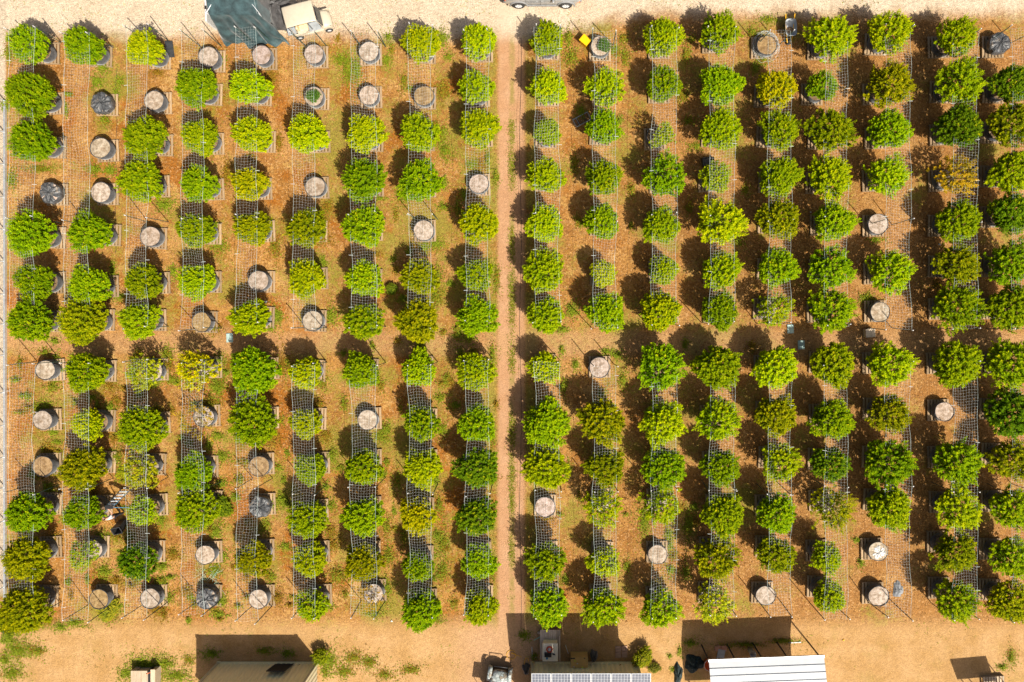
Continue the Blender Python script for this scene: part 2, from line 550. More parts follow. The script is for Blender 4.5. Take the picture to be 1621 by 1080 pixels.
M['grey_wood'] = wood_material('weathered_wood', (0.36, 0.27, 0.20), (0.52, 0.42, 0.33))

# ------------------------------------------------------------------ ground, road, tracks
def sheet(name, pts, z, kind='structure'):
    mb = MB(); mb.add([(p[0], p[1], z) for p in pts], [tuple(range(len(pts)))])
    o = mb.build(name, M['ground'])
    tag(o, kind=kind)
    return o


sheet('ground', [(-150, -120), (150, -120), (150, 120), (-150, 120)], 0.0)


def ragged(a, b, n, amp, ax):
    r = random.Random(int(a[0] * 13 + b[1] * 7) & 1023)
    out = []
    for i in range(n + 1):
        k = i / n
        p = [a[0] + (b[0] - a[0]) * k, a[1] + (b[1] - a[1]) * k]
        p[ax] += r.uniform(-amp, amp)
        out.append(tuple(p))
    return out


road = ragged((-60, 16.4), (-1, 16.4), 50, 0.25, 1) + ragged((0, 16.6), (60, 17.7), 50, 0.25, 1) + [(60, 32), (-60, 32)]
tag(sheet('sandy_road', road, 0.004), label='pale sandy road along the top edge of the field')
path = ragged((-3.05, 16.0), (-3.05, -17.6), 60, 0.10, 0) + ragged((-1.42, -17.6), (-1.42, 16.0), 60, 0.10, 0)
tag(sheet('dirt_path', path, 0.004), label='straight dirt wheel track between the two planted halves')
lane = ragged((-60, -18.0), (60, -18.0), 110, 0.2, 1) + [(60, -26), (-60, -26)]
tag(sheet('dirt_lane', [p for p in lane], 0.004), label='trodden orange dirt lane along the bottom edge')

# ------------------------------------------------------------------ plant crowns (shared meshes)
def unit(v):
    return v / np.maximum(np.linalg.norm(v, axis=-1, keepdims=True), 1e-9)


def leaf_quads(base, d, side, length, width, droop):
    tipp = base + d * length[:, None]
    tipp[:, 2] -= droop * length
    mid = base + d * (length * 0.5)[:, None]
    mid[:, 2] += 0.05 * length
    a = mid + side * width[:, None]
    b = mid - side * width[:, None]
    return np.stack([base, a, tipp, b], axis=1)


def make_crown(seed, M_=210, K=17, fill=900, lob=0.10, loose=0.0, half=False):
    r = np.random.default_rng(seed)
    ga = math.pi * (3 - math.sqrt(5))
    i = np.arange(M_)
    zz = 1 - (i + 0.5) / M_ * 1.32            # from the top to below the widest ring
    zz = zz + r.normal(0, 0.03, M_)
    zz = np.clip(zz, -0.38, 0.99)
    ph = i * ga + r.normal(0, 0.10, M_)
    rad = np.sqrt(1 - zz ** 2)
    a1, a2, a3 = r.uniform(0, 6.28, 3)
    mod = 1 + lob * np.sin(3 * ph + a1) * rad + 0.7 * lob * np.sin(5 * ph + a2) * rad + 0.5 * lob * np.sin(2 * ph + 4 * zz + a3)
    qd = np.stack([rad * np.cos(ph), rad * np.sin(ph), zz], 1)
    for _ in range(7):
        bd = r.normal(0, 1, 3); bd[2] = abs(bd[2]) * 0.6; bd = bd / np.linalg.norm(bd)
        mod = mod + r.uniform(-0.20, 0.17) * np.clip(qd @ bd, 0, 1) ** 5
    mod = mod + r.normal(0, 0.065 + loose * 0.08, M_)
    ext = r.random(M_) < 0.04
    mod[ext] += 0.12
    P = np.stack([rad * np.cos(ph) * mod, rad * np.sin(ph) * mod, zz * (0.94 + 0.06 * mod)], 1)
    keep = np.ones(M_, bool)
    if loose > 0:
        c1 = np.stack([np.sin(P[:, 0] * 3.1 + a1) + np.sin(P[:, 1] * 3.7 + a2) + np.sin(P[:, 2] * 4 + a3)], 1)[:, 0]
        keep = c1 + r.normal(0, 0.5, M_) > (-1.9 + loose * 1.1)
    if half:
        keep &= P[:, 0] > -0.25
    P = P[keep]; M2 = len(P)
    out = unit(P * np.array([1, 1, 0.6]))
    A = unit(out * 0.62 + np.array([0, 0, 1.0]) + r.normal(0, 0.16, (M2, 3)))
    L = r.uniform(0.22, 0.42, M2) * (1 + 0.3 * loose)
    P = P - A * (L * 0.75)[:, None]
    t = (np.arange(K) + 0.5) / K
    T = np.tile(t, M2) + r.uniform(-0.5, 0.5, M2 * K) / K
    Pi = np.repeat(P, K, 0); Ai = np.repeat(A, K, 0); Li = np.repeat(L, K)
    az = np.tile(np.arange(K) * 2.4, M2) + np.repeat(r.uniform(0, 6.28, M2), K) + r.normal(0, 0.25, M2 * K)
    e1 = unit(np.cross(Ai, np.array([0.31, 0.93, 0.2]))); e2 = np.cross(Ai, e1)
    u = e1 * np.cos(az)[:, None] + e2 * np.sin(az)[:, None]
    el = np.radians(2 + 62 * T + r.normal(0, 10, M2 * K))
    d = u * np.cos(el)[:, None] + Ai * np.sin(el)[:, None]
    size = np.repeat(r.uniform(0.85, 1.2, M2), K)
    ln = (0.142 - 0.058 * T) * r.uniform(0.8, 1.2, M2 * K) * size
    side = unit(np.cross(d, Ai + 1e-4))
    base = Pi + Ai * (Li * T)[:, None]
    Q1 = leaf_quads(base, d, side, ln, ln * 0.25, 0.16)
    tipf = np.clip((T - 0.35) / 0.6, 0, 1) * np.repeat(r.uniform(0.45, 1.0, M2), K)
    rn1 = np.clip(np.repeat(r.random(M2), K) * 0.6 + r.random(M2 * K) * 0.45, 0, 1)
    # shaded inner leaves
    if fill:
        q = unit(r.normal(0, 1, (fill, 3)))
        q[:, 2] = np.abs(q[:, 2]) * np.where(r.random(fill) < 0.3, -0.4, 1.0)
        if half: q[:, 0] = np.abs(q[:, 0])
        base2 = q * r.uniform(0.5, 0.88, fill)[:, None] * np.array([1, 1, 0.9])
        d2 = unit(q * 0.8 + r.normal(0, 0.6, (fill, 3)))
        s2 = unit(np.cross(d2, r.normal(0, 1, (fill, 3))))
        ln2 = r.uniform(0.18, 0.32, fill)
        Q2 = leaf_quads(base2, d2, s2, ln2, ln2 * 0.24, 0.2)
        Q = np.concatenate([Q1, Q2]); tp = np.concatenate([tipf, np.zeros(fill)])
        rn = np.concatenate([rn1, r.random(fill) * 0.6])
    else:
        Q, tp, rn = Q1, tipf, rn1
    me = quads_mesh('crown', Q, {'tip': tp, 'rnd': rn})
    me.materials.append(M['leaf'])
    # stem with limbs to a few shoots
    mb = MB()
    rr = random.Random(seed)
    mb.tube([(0, 0, -1.32), (0.02, 0.01, -0.8), (0, 0.02, -0.3)], [0.045, 0.036, 0.02], 6)
    pick = [k for k in range(0, M2, max(1, M2 // 14))]
    for k in pick:
        p = Vector(P[k]) * 0.92
        z0 = rr.uniform(-1.0, -0.45)
        mb.tube([(0, 0.01, z0), (p.x * 0.45, p.y * 0.45, z0 + (p.z - z0) * 0.35), p], [0.022, 0.015, 0.008], 4, cap=False)
    st = mb.mesh('stem'); st.materials.append(M['stem'])
    return me, st


DENSE = [make_crown(100 + k, 225 + 5 * k, 17, 900, 0.06 + 0.006 * k) for k in range(13)]
LOOSE = [make_crown(200 + k, 205, 18, 760, 0.10, 0.40) for k in range(9)]
SPARSE = [make_crown(300 + k, 150, 16, 330, 0.12, 0.75) for k in range(6)]
DEAD = [make_crown(400 + k, 90, 9, 40, 0.16, 1.0) for k in range(2)]
HALF = [make_crown(500, 130, 15, 250, 0.1, 0.5, True)]
KINDS = {'': DENSE, 'L': LOOSE, 'S': SPARSE, 'X': DEAD, 'H': HALF}

PAL = {'l': (0.325, 0.400, 0.002), 'g': (0.222, 0.318, 0.002), 'd': (0.120, 0.210, 0.004), 'y': (0.42, 0.415, 0.002),
       's': (0.245, 0.270, 0.002), 'o': (0.42, 0.25, 0.012), 'p': (0.38, 0.39, 0.010)}
WORD = {'l': 'lime green', 'g': 'mid green', 'd': 'dark green', 'y': 'yellow green', 's': 'olive green', 'o': 'orange brown', 'p': 'pale yellowing'}


# ------------------------------------------------------------------ pots, pallets (shared meshes)
def pot_mesh(seed, r=0.575, h=0.50):
    rr = random.Random(seed)
    a, b, c = (rr.uniform(0, 6.28) for _ in range(3))
    wob = lambda t, z: 0.012 * math.sin(2 * t + a) + 0.008 * math.sin(5 * t + b + 6 * z) + 0.005 * math.sin(9 * t + c)
    mb = MB()
    prof = [(r * 0.90, 0), (r * 0.97, 0.04), (r * 0.99, h * 0.5), (r, h - 0.02), (r * 0.995, h), (r * 0.955, h), (r * 0.95, h - 0.07)]
    mb.lathe(prof, 26, wob=wob)
    for s in (0, math.pi):                                   # two webbing handles
        t = a + s
        p = Vector((math.cos(t), math.sin(t), 0)); q = Vector((-math.sin(t), math.cos(t), 0))
        P = [p * (r + 0.01) - q * 0.09 + Vector((0, 0, h - 0.12)), p * (r + 0.03) - q * 0.08 + Vector((0, 0, h + 0.02)),
             p * (r + 0.04) + Vector((0, 0, h + 0.05)), p * (r + 0.03) + q * 0.08 + Vector((0, 0, h + 0.02)), p * (r + 0.01) + q * 0.09 + Vector((0, 0, h - 0.12))]
        mb.tube(P, 0.014, 4)
    me = mb.mesh('pot')
    sb = MB()
    P = [[(0, 0, h - 0.05 + rr.uniform(0, 0.04))] * 26]
    for k, f in enumerate((0.25, 0.5, 0.75, 0.96)):
        P.append([(r * f * math.cos(2 * math.pi * j / 26), r * f * math.sin(2 * math.pi * j / 26),
                   h - 0.05 + rr.uniform(-0.012, 0.03) * (1 if f < 0.9 else 0.3)) for j in range(26)])
    sb.grid(P, True, True)
    so = sb.mesh('soil'); so.materials.append(M['pot_soil'])
    return me, so


POTS = [pot_mesh(k, 0.565 + 0.012 * k) for k in range(4)]
for me, so in POTS: me.materials.append(M['fabric'])


def hood_mesh(seed):
    """crumpled plastic sheet tied over a pot"""
    r = random.Random(seed)
    P = []
    n = 40
    ph = [r.uniform(0, 6.28) for _ in range(6)]
    for f, z in ((0.02, 0.06), (0.3, 0.055), (0.6, 0.045), (0.9, 0.02), (1.03, -0.03), (1.08, -0.16), (1.06, -0.32)):
        row = []
        for j in range(n):
            t = 2 * math.pi * j / n
            w = 0.03 * math.sin(7 * t + ph[0] + 3 * f) + 0.025 * math.sin(11 * t + ph[1] - 5 * f) + 0.03 * math.sin(3 * t + ph[2])
            rr_ = 0.58 * f * (1 + (w if f > 0.5 else 0) * 1.3)
            zz = z + w * (0.9 if 0.2 < f < 1 else 0.3) + r.uniform(-0.012, 0.012)
            row.append((rr_ * math.cos(t), rr_ * math.sin(t), zz))
        P.append(row)
    mb = MB(); mb.grid(P, False, True)
    me = mb.mesh('cover'); me.materials.append(M['film'])
    return me


HOODS = [hood_mesh(k) for k in range(3)]
PW, PD = 1.26, 1.26
bmb = MB(); bmb.box((0, 0, 0), (0.125, PD, 0.022)); BOARD = bmb.mesh('deck_board'); BOARD.materials.append(M['pallet'])
bmb = MB(); bmb.box((0, 0, 0), (PW, 0.05, 0.095)); STR = bmb.mesh('stringer'); STR.materials.append(M['pallet'])


def pallet(loc, rz, label):
    e = empty('pallet', loc, rz)
    tag(e, label, 'pallet', 'pallets under the pots')
    for k in range(7):
        link('deck_board', BOARD, None, e, (-PW / 2 + 0.0625 + k * (PW - 0.125) / 6 + random.uniform(-.006, .006), random.uniform(-.01, .01), 0.119))
    for y in (-PD / 2 + 0.03, 0, PD / 2 - 0.03):
        link('stringer', STR, None, e, (0, y, 0.056))
    return e


# ------------------------------------------------------------------ field layout: photograph pixels of each crown or pot
# T x y radius colour kind | P bare pot | B pot under black film | the row order is top to bottom
FIELD = [
 # columns left of the track, from the fence inwards
 ['T 42 68 33 g', 'T 45 147 42 g', 'T 50 222 38 g', 'B 79 305', 'T 47 371 40 g', 'T 52 445 33 g', 'T 45 508 40 g',
  'P 73 586', 'P 69 665', 'P 69 738 o', 'T 42 812 40 g', 'T 40 885 40 s', 'T 36 965 43 s'],
 ['T 129 71 34 g', 'B 160 163', 'P 160 235', 'P 161 305', 'T 140 368 36 g', 'T 137 452 35 g', 'T 130 508 40 s',
  'T 135 590 36 g', 'T 137 672 28 l L', 'T 130 742 40 s', 'T 128 813 33 g', 'T 128 880 26 l S', 'P 158 948 o'],
 ['T 227 75 32 l', 'P 245 160', 'T 227 217 37 g', 'T 221 285 36 g', 'P 239 375', 'T 224 445 32 s', 'T 218 508 33 g',
  'T 224 590 28 p S', 'T 222 678 38 g', 'T 217 745 32 p S', 'T 223 810 25 l L', 'T 215 890 34 d', 'P 239 947'],
 ['P 331 91', 'T 308 135 35 g', 'T 314 215 31 l', 'T 312 290 33 g', 'T 308 363 31 g', 'T 310 445 31 l', 'P 320 510 o',
  'T 308 585 33 y S', 'T 308 665 31 o X', 'T 303 748 32 g', 'T 308 808 36 g', 'P 326 878', 'B 327 948'],
 ['P 415 88', 'T 392 135 32 l', 'T 397 212 32 l', 'T 394 290 30 y', 'T 398 360 30 s', 'P 410 445', 'T 395 503 32 l',
  'T 400 587 39 g', 'T 400 668 40 g', 'P 411 738 o', 'B 411 803', 'T 398 885 30 s', 'P 410 948'],
 ['P 497 86', 'P 497 153 g', 'T 487 211 33 l', 'P 499 296', 'T 484 360 32 s', 'T 484 440 32 l', 'P 495 508',
  'T 482 590 28 l', 'T 482 670 26 l', 'T 490 743 26 g', 'T 486 822 32 g', 'T 489 888 30 l', 'T 492 960 28 l L'],
 ['P 584 82', 'P 584 151', 'T 577 210 31 l', 'T 577 285 34 g', 'T 576 358 34 g', 'T 576 440 30 l', 'T 575 508 31 g',
  'T 571 588 30 g', 'P 582 665', 'T 574 740 32 g', 'T 573 818 34 g', 'T 574 890 32 s', 'T 585 950 24 o X'],
 ['T 665 65 31 l', 'P 671 152 o', 'T 662 210 32 g', 'T 665 285 34 g', 'P 671 365', 'T 664 440 28 s', 'T 660 508 34 s',
  'T 662 585 28 l', 'T 667 670 29 g', 'T 667 740 32 l', 'T 661 818 31 y', 'T 661 897 28 g', 'T 665 968 34 g'],
 ['T 757 63 31 l', 'T 754 137 28 l', 'T 757 202 31 l', 'P 758 291', 'T 757 352 32 l', 'T 754 435 26 g', 'T 754 500 31 g',
  'T 752 587 29 l', 'T 755 672 30 g', 'T 756 742 34 d', 'T 754 818 33 d', 'T 757 890 30 g', 'T 759 962 30 l'],
 # columns right of the track
 ['T 867 61 29 l', 'T 867 136 30 l', 'T 866 207 23 l', 'T 864 278 29 l', 'T 862 352 29 l', 'T 861 428 32 l', 'T 864 500 29 l',
  'T 863 582 25 l L', 'T 865 670 36 g', 'T 864 742 34 l', 'P 863 803', 'T 865 890 33 g L', 'T 868 960 34 g'],
 ['P 951 73 g', 'T 958 136 30 l L', 'T 955 200 29 g', 'T 955 280 29 g', 'T 954 350 29 g', 'T 955 432 21 l', 'T 960 495 30 g',
  'P 949 582', 'T 955 668 36 s L', 'T 958 742 31 s', 'T 955 805 32 l S', 'T 956 890 26 l L', 'T 955 962 34 l L'],
 ['T 1050 57 31 l', 'T 1051 132 29 g', 'T 1044 209 25 l H', 'T 1053 278 33 g L', 'T 1047 355 30 g', 'T 1050 427 24 g', 'T 1046 493 33 l',
  'T 1046 582 37 g L', 'T 1050 668 35 l L', 'T 1052 742 33 g', 'T 1047 805 32 l S', 'P 1041 878', 'T 1046 965 32 l L'],
 ['T 1140 48 33 g L', 'T 1142 132 34 g', 'T 1140 203 33 l', 'T 1134 280 24 l L', 'T 1142 352 37 l L', 'T 1143 428 31 l', 'T 1141 493 30 g',
  'T 1138 583 37 g', 'T 1137 665 35 l L', 'T 1141 740 31 g', 'T 1145 815 35 g', 'T 1135 885 36 s L', 'T 1132 958 33 p S'],
 ['N 1214 72', 'T 1229 138 33 y', 'T 1234 205 33 g L', 'T 1235 279 33 g', 'T 1235 345 33 s', 'T 1233 423 32 g', 'T 1226 490 30 l S',
  'T 1229 582 35 l', 'T 1230 660 34 s', 'T 1237 733 33 l L', 'T 1230 815 35 g', 'T 1230 880 32 s', 'P 1212 943'],
 ['T 1318 57 39 l L', 'T 1304 135 26 g L', 'T 1318 205 38 s L', 'T 1317 280 37 l L', 'T 1322 350 33 g', 'T 1318 425 34 g L', 'T 1318 492 36 g L',
  'T 1320 578 36 s', 'T 1320 665 35 g', 'T 1316 735 31 d', 'T 1320 806 34 s S', 'T 1311 885 27 l L', 'T 1314 946 30 g'],
 ['T 1412 50 37 l L', 'T 1411 132 39 s L', 'T 1411 205 35 g', 'T 1408 278 34 l L', 'P 1390 355', 'T 1412 430 36 l L', 'P 1393 494',
  'T 1410 577 37 l L', 'T 1410 655 35 s L', 'T 1410 735 42 g L', 'T 1410 805 38 g', 'P 1390 873 w', 'P 1391 944'],
 ['T 1517 57 36 l L', 'T 1522 130 41 g L', 'T 1520 200 39 d', 'T 1517 277 34 o S', 'T 1519 350 37 g', 'T 1518 420 37 s L', 'T 1519 487 41 g L',
  'T 1515 578 41 g', 'P 1495 652', 'T 1517 733 41 g L', 'T 1520 808 39 l L', 'T 1515 875 37 s L', 'T 1517 952 38 g L'],
 ['B 1583 68', 'T 1605 132 35 d', 'T 1605 195 39 s L', 'T 1605 270 39 g', 'T 1605 337 37 d', 'T 1603 418 39 g L', 'T 1605 487 41 g',
  'T 1605 578 45 g L', 'T 1605 655 43 d', 'T 1605 730 37 s L', 'T 1605 806 39 g L', 'T 1603 885 37 g L', 'T 1602 955 37 s'],
]
ORD = ['first', 'second', 'third', 'fourth', 'fifth', 'sixth', 'seventh', 'eighth', 'ninth']


def col_words(c):
    if c == 0: return 'column nearest the fence'
    if c <= 4: return ORD[c] + ' column from the fence'
    if c < 8: return ORD[8 - c] + ' column left of path'
    if c == 8: return 'column just left of path'
    if c == 9: return 'column just right of path'
    if c <= 13: return ORD[c - 9] + ' column right of path'
    if c < 17: return ORD[17 - c] + ' column from right edge'
    return 'rightmost column'


def row_words(r):
    if r < 7: return ('top' if r == 0 else 'last' if r == 6 else ORD[r]) + ' in upper block'
    r -= 7
    return ('top' if r == 0 else 'last' if r == 5 else ORD[r]) + ' in lower block'


GREYSOIL = (0.46, 0.385, 0.325, 1); TANSOIL = (0.36, 0.25, 0.125, 1); BROWNSOIL = (0.24, 0.165, 0.095, 1)
PLANTS = []
cnt = 0
for c, column in enumerate(FIELD):
    cw = col_words(c)
    for r, ent in enumerate(column):
        f = ent.split()
        typ, x, y = f[0], float(f[1]), float(f[2])
        cnt += 1
        where = row_words(r) + ', ' + cw
        rr = random.Random(c * 31 + r * 7 + 3)
        if typ == 'T':
            rad = float(f[3]); code = f[4]; kind = f[5] if len(f) > 5 else ''
            rw = rad * 0.0354 * (1 - 0.15 * min(1.0, max(0.0, (math.hypot(x - NX, y - NY) - 150) / 650)))
            zc = 0.78 + 0.83 * min(rw, 1.25)
            if kind == 'X': zc -= 0.12
            loc = I(x, y, zc + 0.16); loc.z = 0
            vs = KINDS[kind]
            crown, stem = vs[(c * 5 + r * 4) % len(vs)]
            size = 'large ' if rad >= 39 else 'small ' if rad <= 26 else ''
            look = {'': 'bushy ', 'L': 'loose ', 'S': 'thin ', 'X': 'withered ', 'H': 'lopsided '}[kind]
            e = empty('potted_plant', loc)
            tag(e, size + look + WORD[code] + ' potted plant, ' + where, 'plant', 'potted plants in rows')
            z0 = 0.131
            me, so = POTS[(c + r * 3) % 4]
            po = link('pot', me, None, e, (0, 0, z0), (0, 0, rr.uniform(0, 6.28)))
            s_ = link('soil', so, None, e, (0, 0, z0), (0, 0, rr.uniform(0, 6.28)))
            s_.color = GREYSOIL if kind in 'SX' and kind else BROWNSOIL
            vz = rw * rr.uniform(0.70, 0.82)
            asp = rr.uniform(0.94, 1.06)
            rot = (rr.uniform(-.05, .05), rr.uniform(-.05, .05), rr.uniform(0, 6.28) if kind != 'H' else -0.6)
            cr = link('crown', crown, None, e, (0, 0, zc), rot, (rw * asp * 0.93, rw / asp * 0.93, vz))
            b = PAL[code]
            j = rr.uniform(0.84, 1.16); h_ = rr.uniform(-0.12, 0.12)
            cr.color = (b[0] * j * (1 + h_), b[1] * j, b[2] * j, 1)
            link('stem', stem, None, e, (0, 0, zc), rot, (rw * asp * 0.93, rw / asp * 0.93, (zc - 0.56) / 1.3))
            PLANTS.append((loc.x, loc.y, rw))
            what = 'under ' + look + WORD[code] + ' plant'
        else:
            loc = I(x, y, 0.6); loc.z = 0
            fl = f[3] if len(f) > 3 else ''
            me, so = POTS[(c + r * 3) % 4]
            if typ == 'B':
                e = empty('covered_pot', loc)
                tag(e, 'pot covered with crumpled black plastic, ' + where, 'pot', 'covered pots in the rows')
            elif typ == 'N':
                e = empty('netted_pot', loc)
                tag(e, 'bare pot wrapped in pale netting beside the wheelbarrow', 'pot')
            else:
                e = empty('bare_pot', loc)
                lk = {'': 'pot of dry grey soil', 'o': 'pot of dry tan soil', 'g': 'pot with a small green sprout',
                      'w': 'pot topped with crumpled white sheet'}[fl]
                tag(e, lk + ', ' + where, 'pot', 'bare pots in the rows')
            po = link('pot', me, None, e, (0, 0, 0.131), (0, 0, rr.uniform(0, 6.28)))
            if c < 5 and typ == 'P': po.scale = (1.0, 1.0, 1.12)
            zs = 0.131 + (0.06 if (c < 5 and typ == 'P') else 0.0) + rr.uniform(0.0, 0.03)
            s_ = link('soil', so, None, e, (0, 0, zs), (0, 0, rr.uniform(0, 6.28)))
            bs_ = TANSOIL if fl == 'o' or typ == 'N' else GREYSOIL
            kk = rr.uniform(0.82, 1.05); s_.color = (bs_[0] * kk, bs_[1] * kk * rr.uniform(0.94, 1.0), bs_[2] * kk * rr.uniform(0.85, 1.0), 1)
            if typ == 'B':
                link('cover', HOODS[(c + r) % 3], None, e, (0, 0, 0.131 + 0.5), (0, 0, rr.uniform(0, 6.28)))
            if fl == 'g':
                crown, stem = LOOSE[c % 5]
                cr = link('sprout', crown, None, e, (0.18 if c > 8 else 0, -0.02, 0.78), (0, 0, c), (0.3, 0.36, 0.22))
                cr.color = (0.10, 0.20, 0.03, 1)
            if fl == 'w':
                w = link('sheet', HOODS[1].copy(), None, e, (0.05, -0.05, 0.62), (0, 0, 1), (0.7, 0.6, 0.6))
                w.data.materials.clear(); w.data.materials.append(M['white'])
            what = 'under ' + {'B': 'black plastic covered pot', 'N': 'netted pot', 'P': 'bare pot'}[typ]
        pl = Vector((loc.x + rr.uniform(-.05, .05), loc.y + rr.uniform(-.05, .05), 0.004))
        # pallets show more on the side turned to the middle of the field
        pl.x += (0.06 if c < 6 else -0.10 if c > 12 else 0.0)
        pallet(pl, rr.uniform(-.05, .05), 'wooden pallet ' + what + ', ' + where)

# ------------------------------------------------------------------ trellis nets on posts
NETS = [(13, 54), (100, 141), (199, 233), (287, 322), (374, 407), (463, 498), (555, 596), (646, 683), (737, 774),
        (846, 886), (939, 976), (1031, 1072), (1123, 1163), (1216, 1253), (1305, 1342), (1401, 1442), (1508, 1548), (1601, 1641)]
HN = 2.12


def net_mesh(x0, x1, y0, y1, seed):
    """square-mesh net between two edge ropes; strands are thin three-sided cords"""
    r = np.random.default_rng(seed)
    cell = 0.155
    nx = max(6, int(round((x1 - x0) / cell))); ny = int(round((y1 - y0) / cell))
    ph = r.uniform(0, 6.28, 6)
    us = np.linspace(0, 1, nx + 1); vs = np.linspace(0, 1, ny + 1)
    U, V = np.meshgrid(us, vs, indexing='ij')
    Yl = y0 + V * (y1 - y0)
    sagw = np.sin(U * math.pi)
    X = x0 + U * (x1 - x0) + 0.05 * np.sin(Yl * 0.9 + ph[0]) + 0.03 * np.sin(Yl * 2.3 + ph[1] + U * 2)
    pin = 1 - 0.09 * np.sin(V * math.pi * 2) ** 2
    X = (X - (x0 + x1) / 2) * pin + (x0 + x1) / 2
    Y = Yl + 0.05 * np.sin(U * 5 + ph[2] + Yl * 1.1) + r.normal(0, 0.004, U.shape)
    Z = HN - 0.14 * sagw * (0.6 + 0.4 * np.sin(Yl * 1.3 + ph[3])) + 0.02 * np.sin(Yl * 3 + U * 4)
    P = np.stack([X + r.normal(0, 0.003, U.shape), Y, Z], -1)
    mb = MB()
    Vt = []; F = []

    def cords(A, B, rad):
        n = len(A)
        d = unit(B - A)
        e1 = unit(np.cross(d, np.array([0.0, 0.0, 1.0]))); e2 = np.cross(d, e1)
        ring = []
        for base in (A, B):
            for k in range(3):
                a = math.pi / 2 + 2 * math.pi * k / 3
                ring.append(base + (e1 * math.cos(a) + e2 * math.sin(a)) * rad)
        R = np.stack(ring, 1)                     # n,6,3
        b0 = sum(len(v) for v in Vt)
        Vt.append(R.reshape(-1, 3))
        idx = np.arange(n)[:, None] * 6 + b0
        for k in range(3):
            F.append(np.concatenate([idx + k, idx + (k + 1) % 3, idx + 3 + (k + 1) % 3, idx + 3 + k], 1))
    cords(P[:, :-1].reshape(-1, 3), P[:, 1:].reshape(-1, 3), 0.0024)
    cords(P[:-1, :].reshape(-1, 3), P[1:, :].reshape(-1, 3), 0.0022)
    VV = np.concatenate(Vt); FF = np.concatenate(F)
    me = bpy.data.meshes.new('netting')
    me.vertices.add(len(VV)); me.vertices.foreach_set('co', VV.astype(np.float32).reshape(-1))
    me.loops.add(len(FF) * 4); me.loops.foreach_set('vertex_index', FF.astype(np.int32).reshape(-1))
    me.polygons.add(len(FF))
    me.polygons.foreach_set('loop_start', np.arange(0, len(FF) * 4, 4, dtype=np.int32))
    me.polygons.foreach_set('loop_total', np.full(len(FF), 4, dtype=np.int32))
    me.update(calc_edges=True)
    me.materials.append(M['net'])
    return me, P


pmb = MB(); pmb.tube([(0, 0, 0), (0, 0, 2.2)], 0.021, 6); pmb.box((0.02, 0, 1.1), (0.03, 0.012, 2.1)); POST = pmb.mesh('post'); POST.materials.append(M['post'])
pmb = MB(); pmb.tube([(0, 0, 2.16), (0, 0, 2.32)], 0.030, 6); TIP = pmb.mesh('post_tip'); TIP.materials.append(M['white'])
pmb = MB(); pmb.tube([(0, 0, 0), (0.24, 0, 0)], 0.012, 4); TIE = pmb.mesh('cross_tie'); TIE.materials.append(M['net'])
for c, (xa, xb) in enumerate(NETS):
    for blk, (ya, yb) in enumerate(((46, 516), (574, 979))):
        ya2 = ya + random.uniform(-6, 6); yb2 = yb + random.uniform(-6, 6)
        a = I(xa, yb2, HN); b = I(xb, ya2, HN)
        me, P = net_mesh(a.x, b.x, a.y, b.y, 900 + c * 2 + blk)
        e = empty('trellis', ((a.x + b.x) / 2, (a.y + b.y) / 2, 0))
        off = Vector((-(a.x + b.x) / 2, -(a.y + b.y) / 2, 0))
        tag(e, 'white mesh trellis net on posts over ' + ('upper' if blk == 0 else 'lower') + ' block, ' + col_words(c), 'trellis', 'trellis nets over the columns')
        link('netting', me, None, e, off)
        for k in (0, -1):
            mb = MB(); mb.tube([Vector(p) + off for p in P[k, ::4]] + [Vector(P[k, -1]) + off], 0.0068, 4)
            mb.build('edge_rope', M['rope'], e)
        mid = (a.y + b.y) / 2 + random.uniform(-0.4, 0.4)
        if blk == 0: mid = I(0, 345, HN).y + random.uniform(-0.25, 0.25)
        else: mid = I(0, 775, HN).y + random.uniform(-0.25, 0.25)
        for yy in (b.y, mid, a.y):
            for xx in (a.x, b.x):
                tilt = (random.uniform(-.05, .05), random.uniform(-.05, .05), 0)
                po = link('post', POST, None, e, (xx + off.x, yy + off.y, 0), tilt)
                link('post_tip', TIP, None, po)
        ln = b.y - a.y
        for k in range(7):
            sd_ = random.choice((-1, 1))
            yy = a.y + ln * (k + random.uniform(0.2, 0.8)) / 7
            link('cross_tie', TIE, None, e, ((a.x - 0.10 if sd_ < 0 else b.x - 0.12) + off.x, yy + off.y, HN - 0.01), (0, random.uniform(-.2, .2), random.uniform(-.1, .1)))

# ------------------------------------------------------------------ fence along the left edge
fe = empty('fence', G(10, 560))
tag(fe, 'galvanised wire fence along the left edge of the field', 'fence')
f0 = G(10, 560)
y0, y1 = G(0, 1000).y - f0.y, G(0, 160).y - f0.y
MB().box((0, (y0 + y1) / 2, 0.09), (0.10, y1 - y0, 0.16)).build('base_rail', M['steel'], fe)
mb = MB(); mb.tube([(0, y0, 1.5), (0, y1, 1.5)], 0.025, 6); mb.build('top_rail', M['steel'], fe)
for py in (160, 210, 261, 313, 364, 414, 466, 513, 562, 621, 673, 723, 771, 824, 876, 928, 980):
    yy = G(0, py).y - f0.y
    mb = MB(); mb.tube([(-0.06, yy, 0), (-0.06, yy, 1.55)], 0.035, 6)
    if py in (513, 771): mb.tube([(-0.06, yy, 1.4), (-0.6, yy - 0.4, 0.02)], 0.02, 5)
    mb.build('post', M['steel'], fe)
A = []; B = []
wires = MB()
hh = 1.45
n = int((y1 - y0) / 0.25)
for k in range(n):
    ya = y0 + k * 0.25
    for sg in (1, -1):
        wires.tube([(-0.02, ya if sg > 0 else ya + hh, 0.1), (-0.02, ya + hh if sg > 0 else ya, 0.1 + hh)], 0.0022, 3, cap=False)
w = wires.build('wire_mesh', M['steel'], fe); w['kind'] = 'stuff'

# ------------------------------------------------------------------ leaf litter and weeds (uncountable)
def near_plant(x, y):
    return False


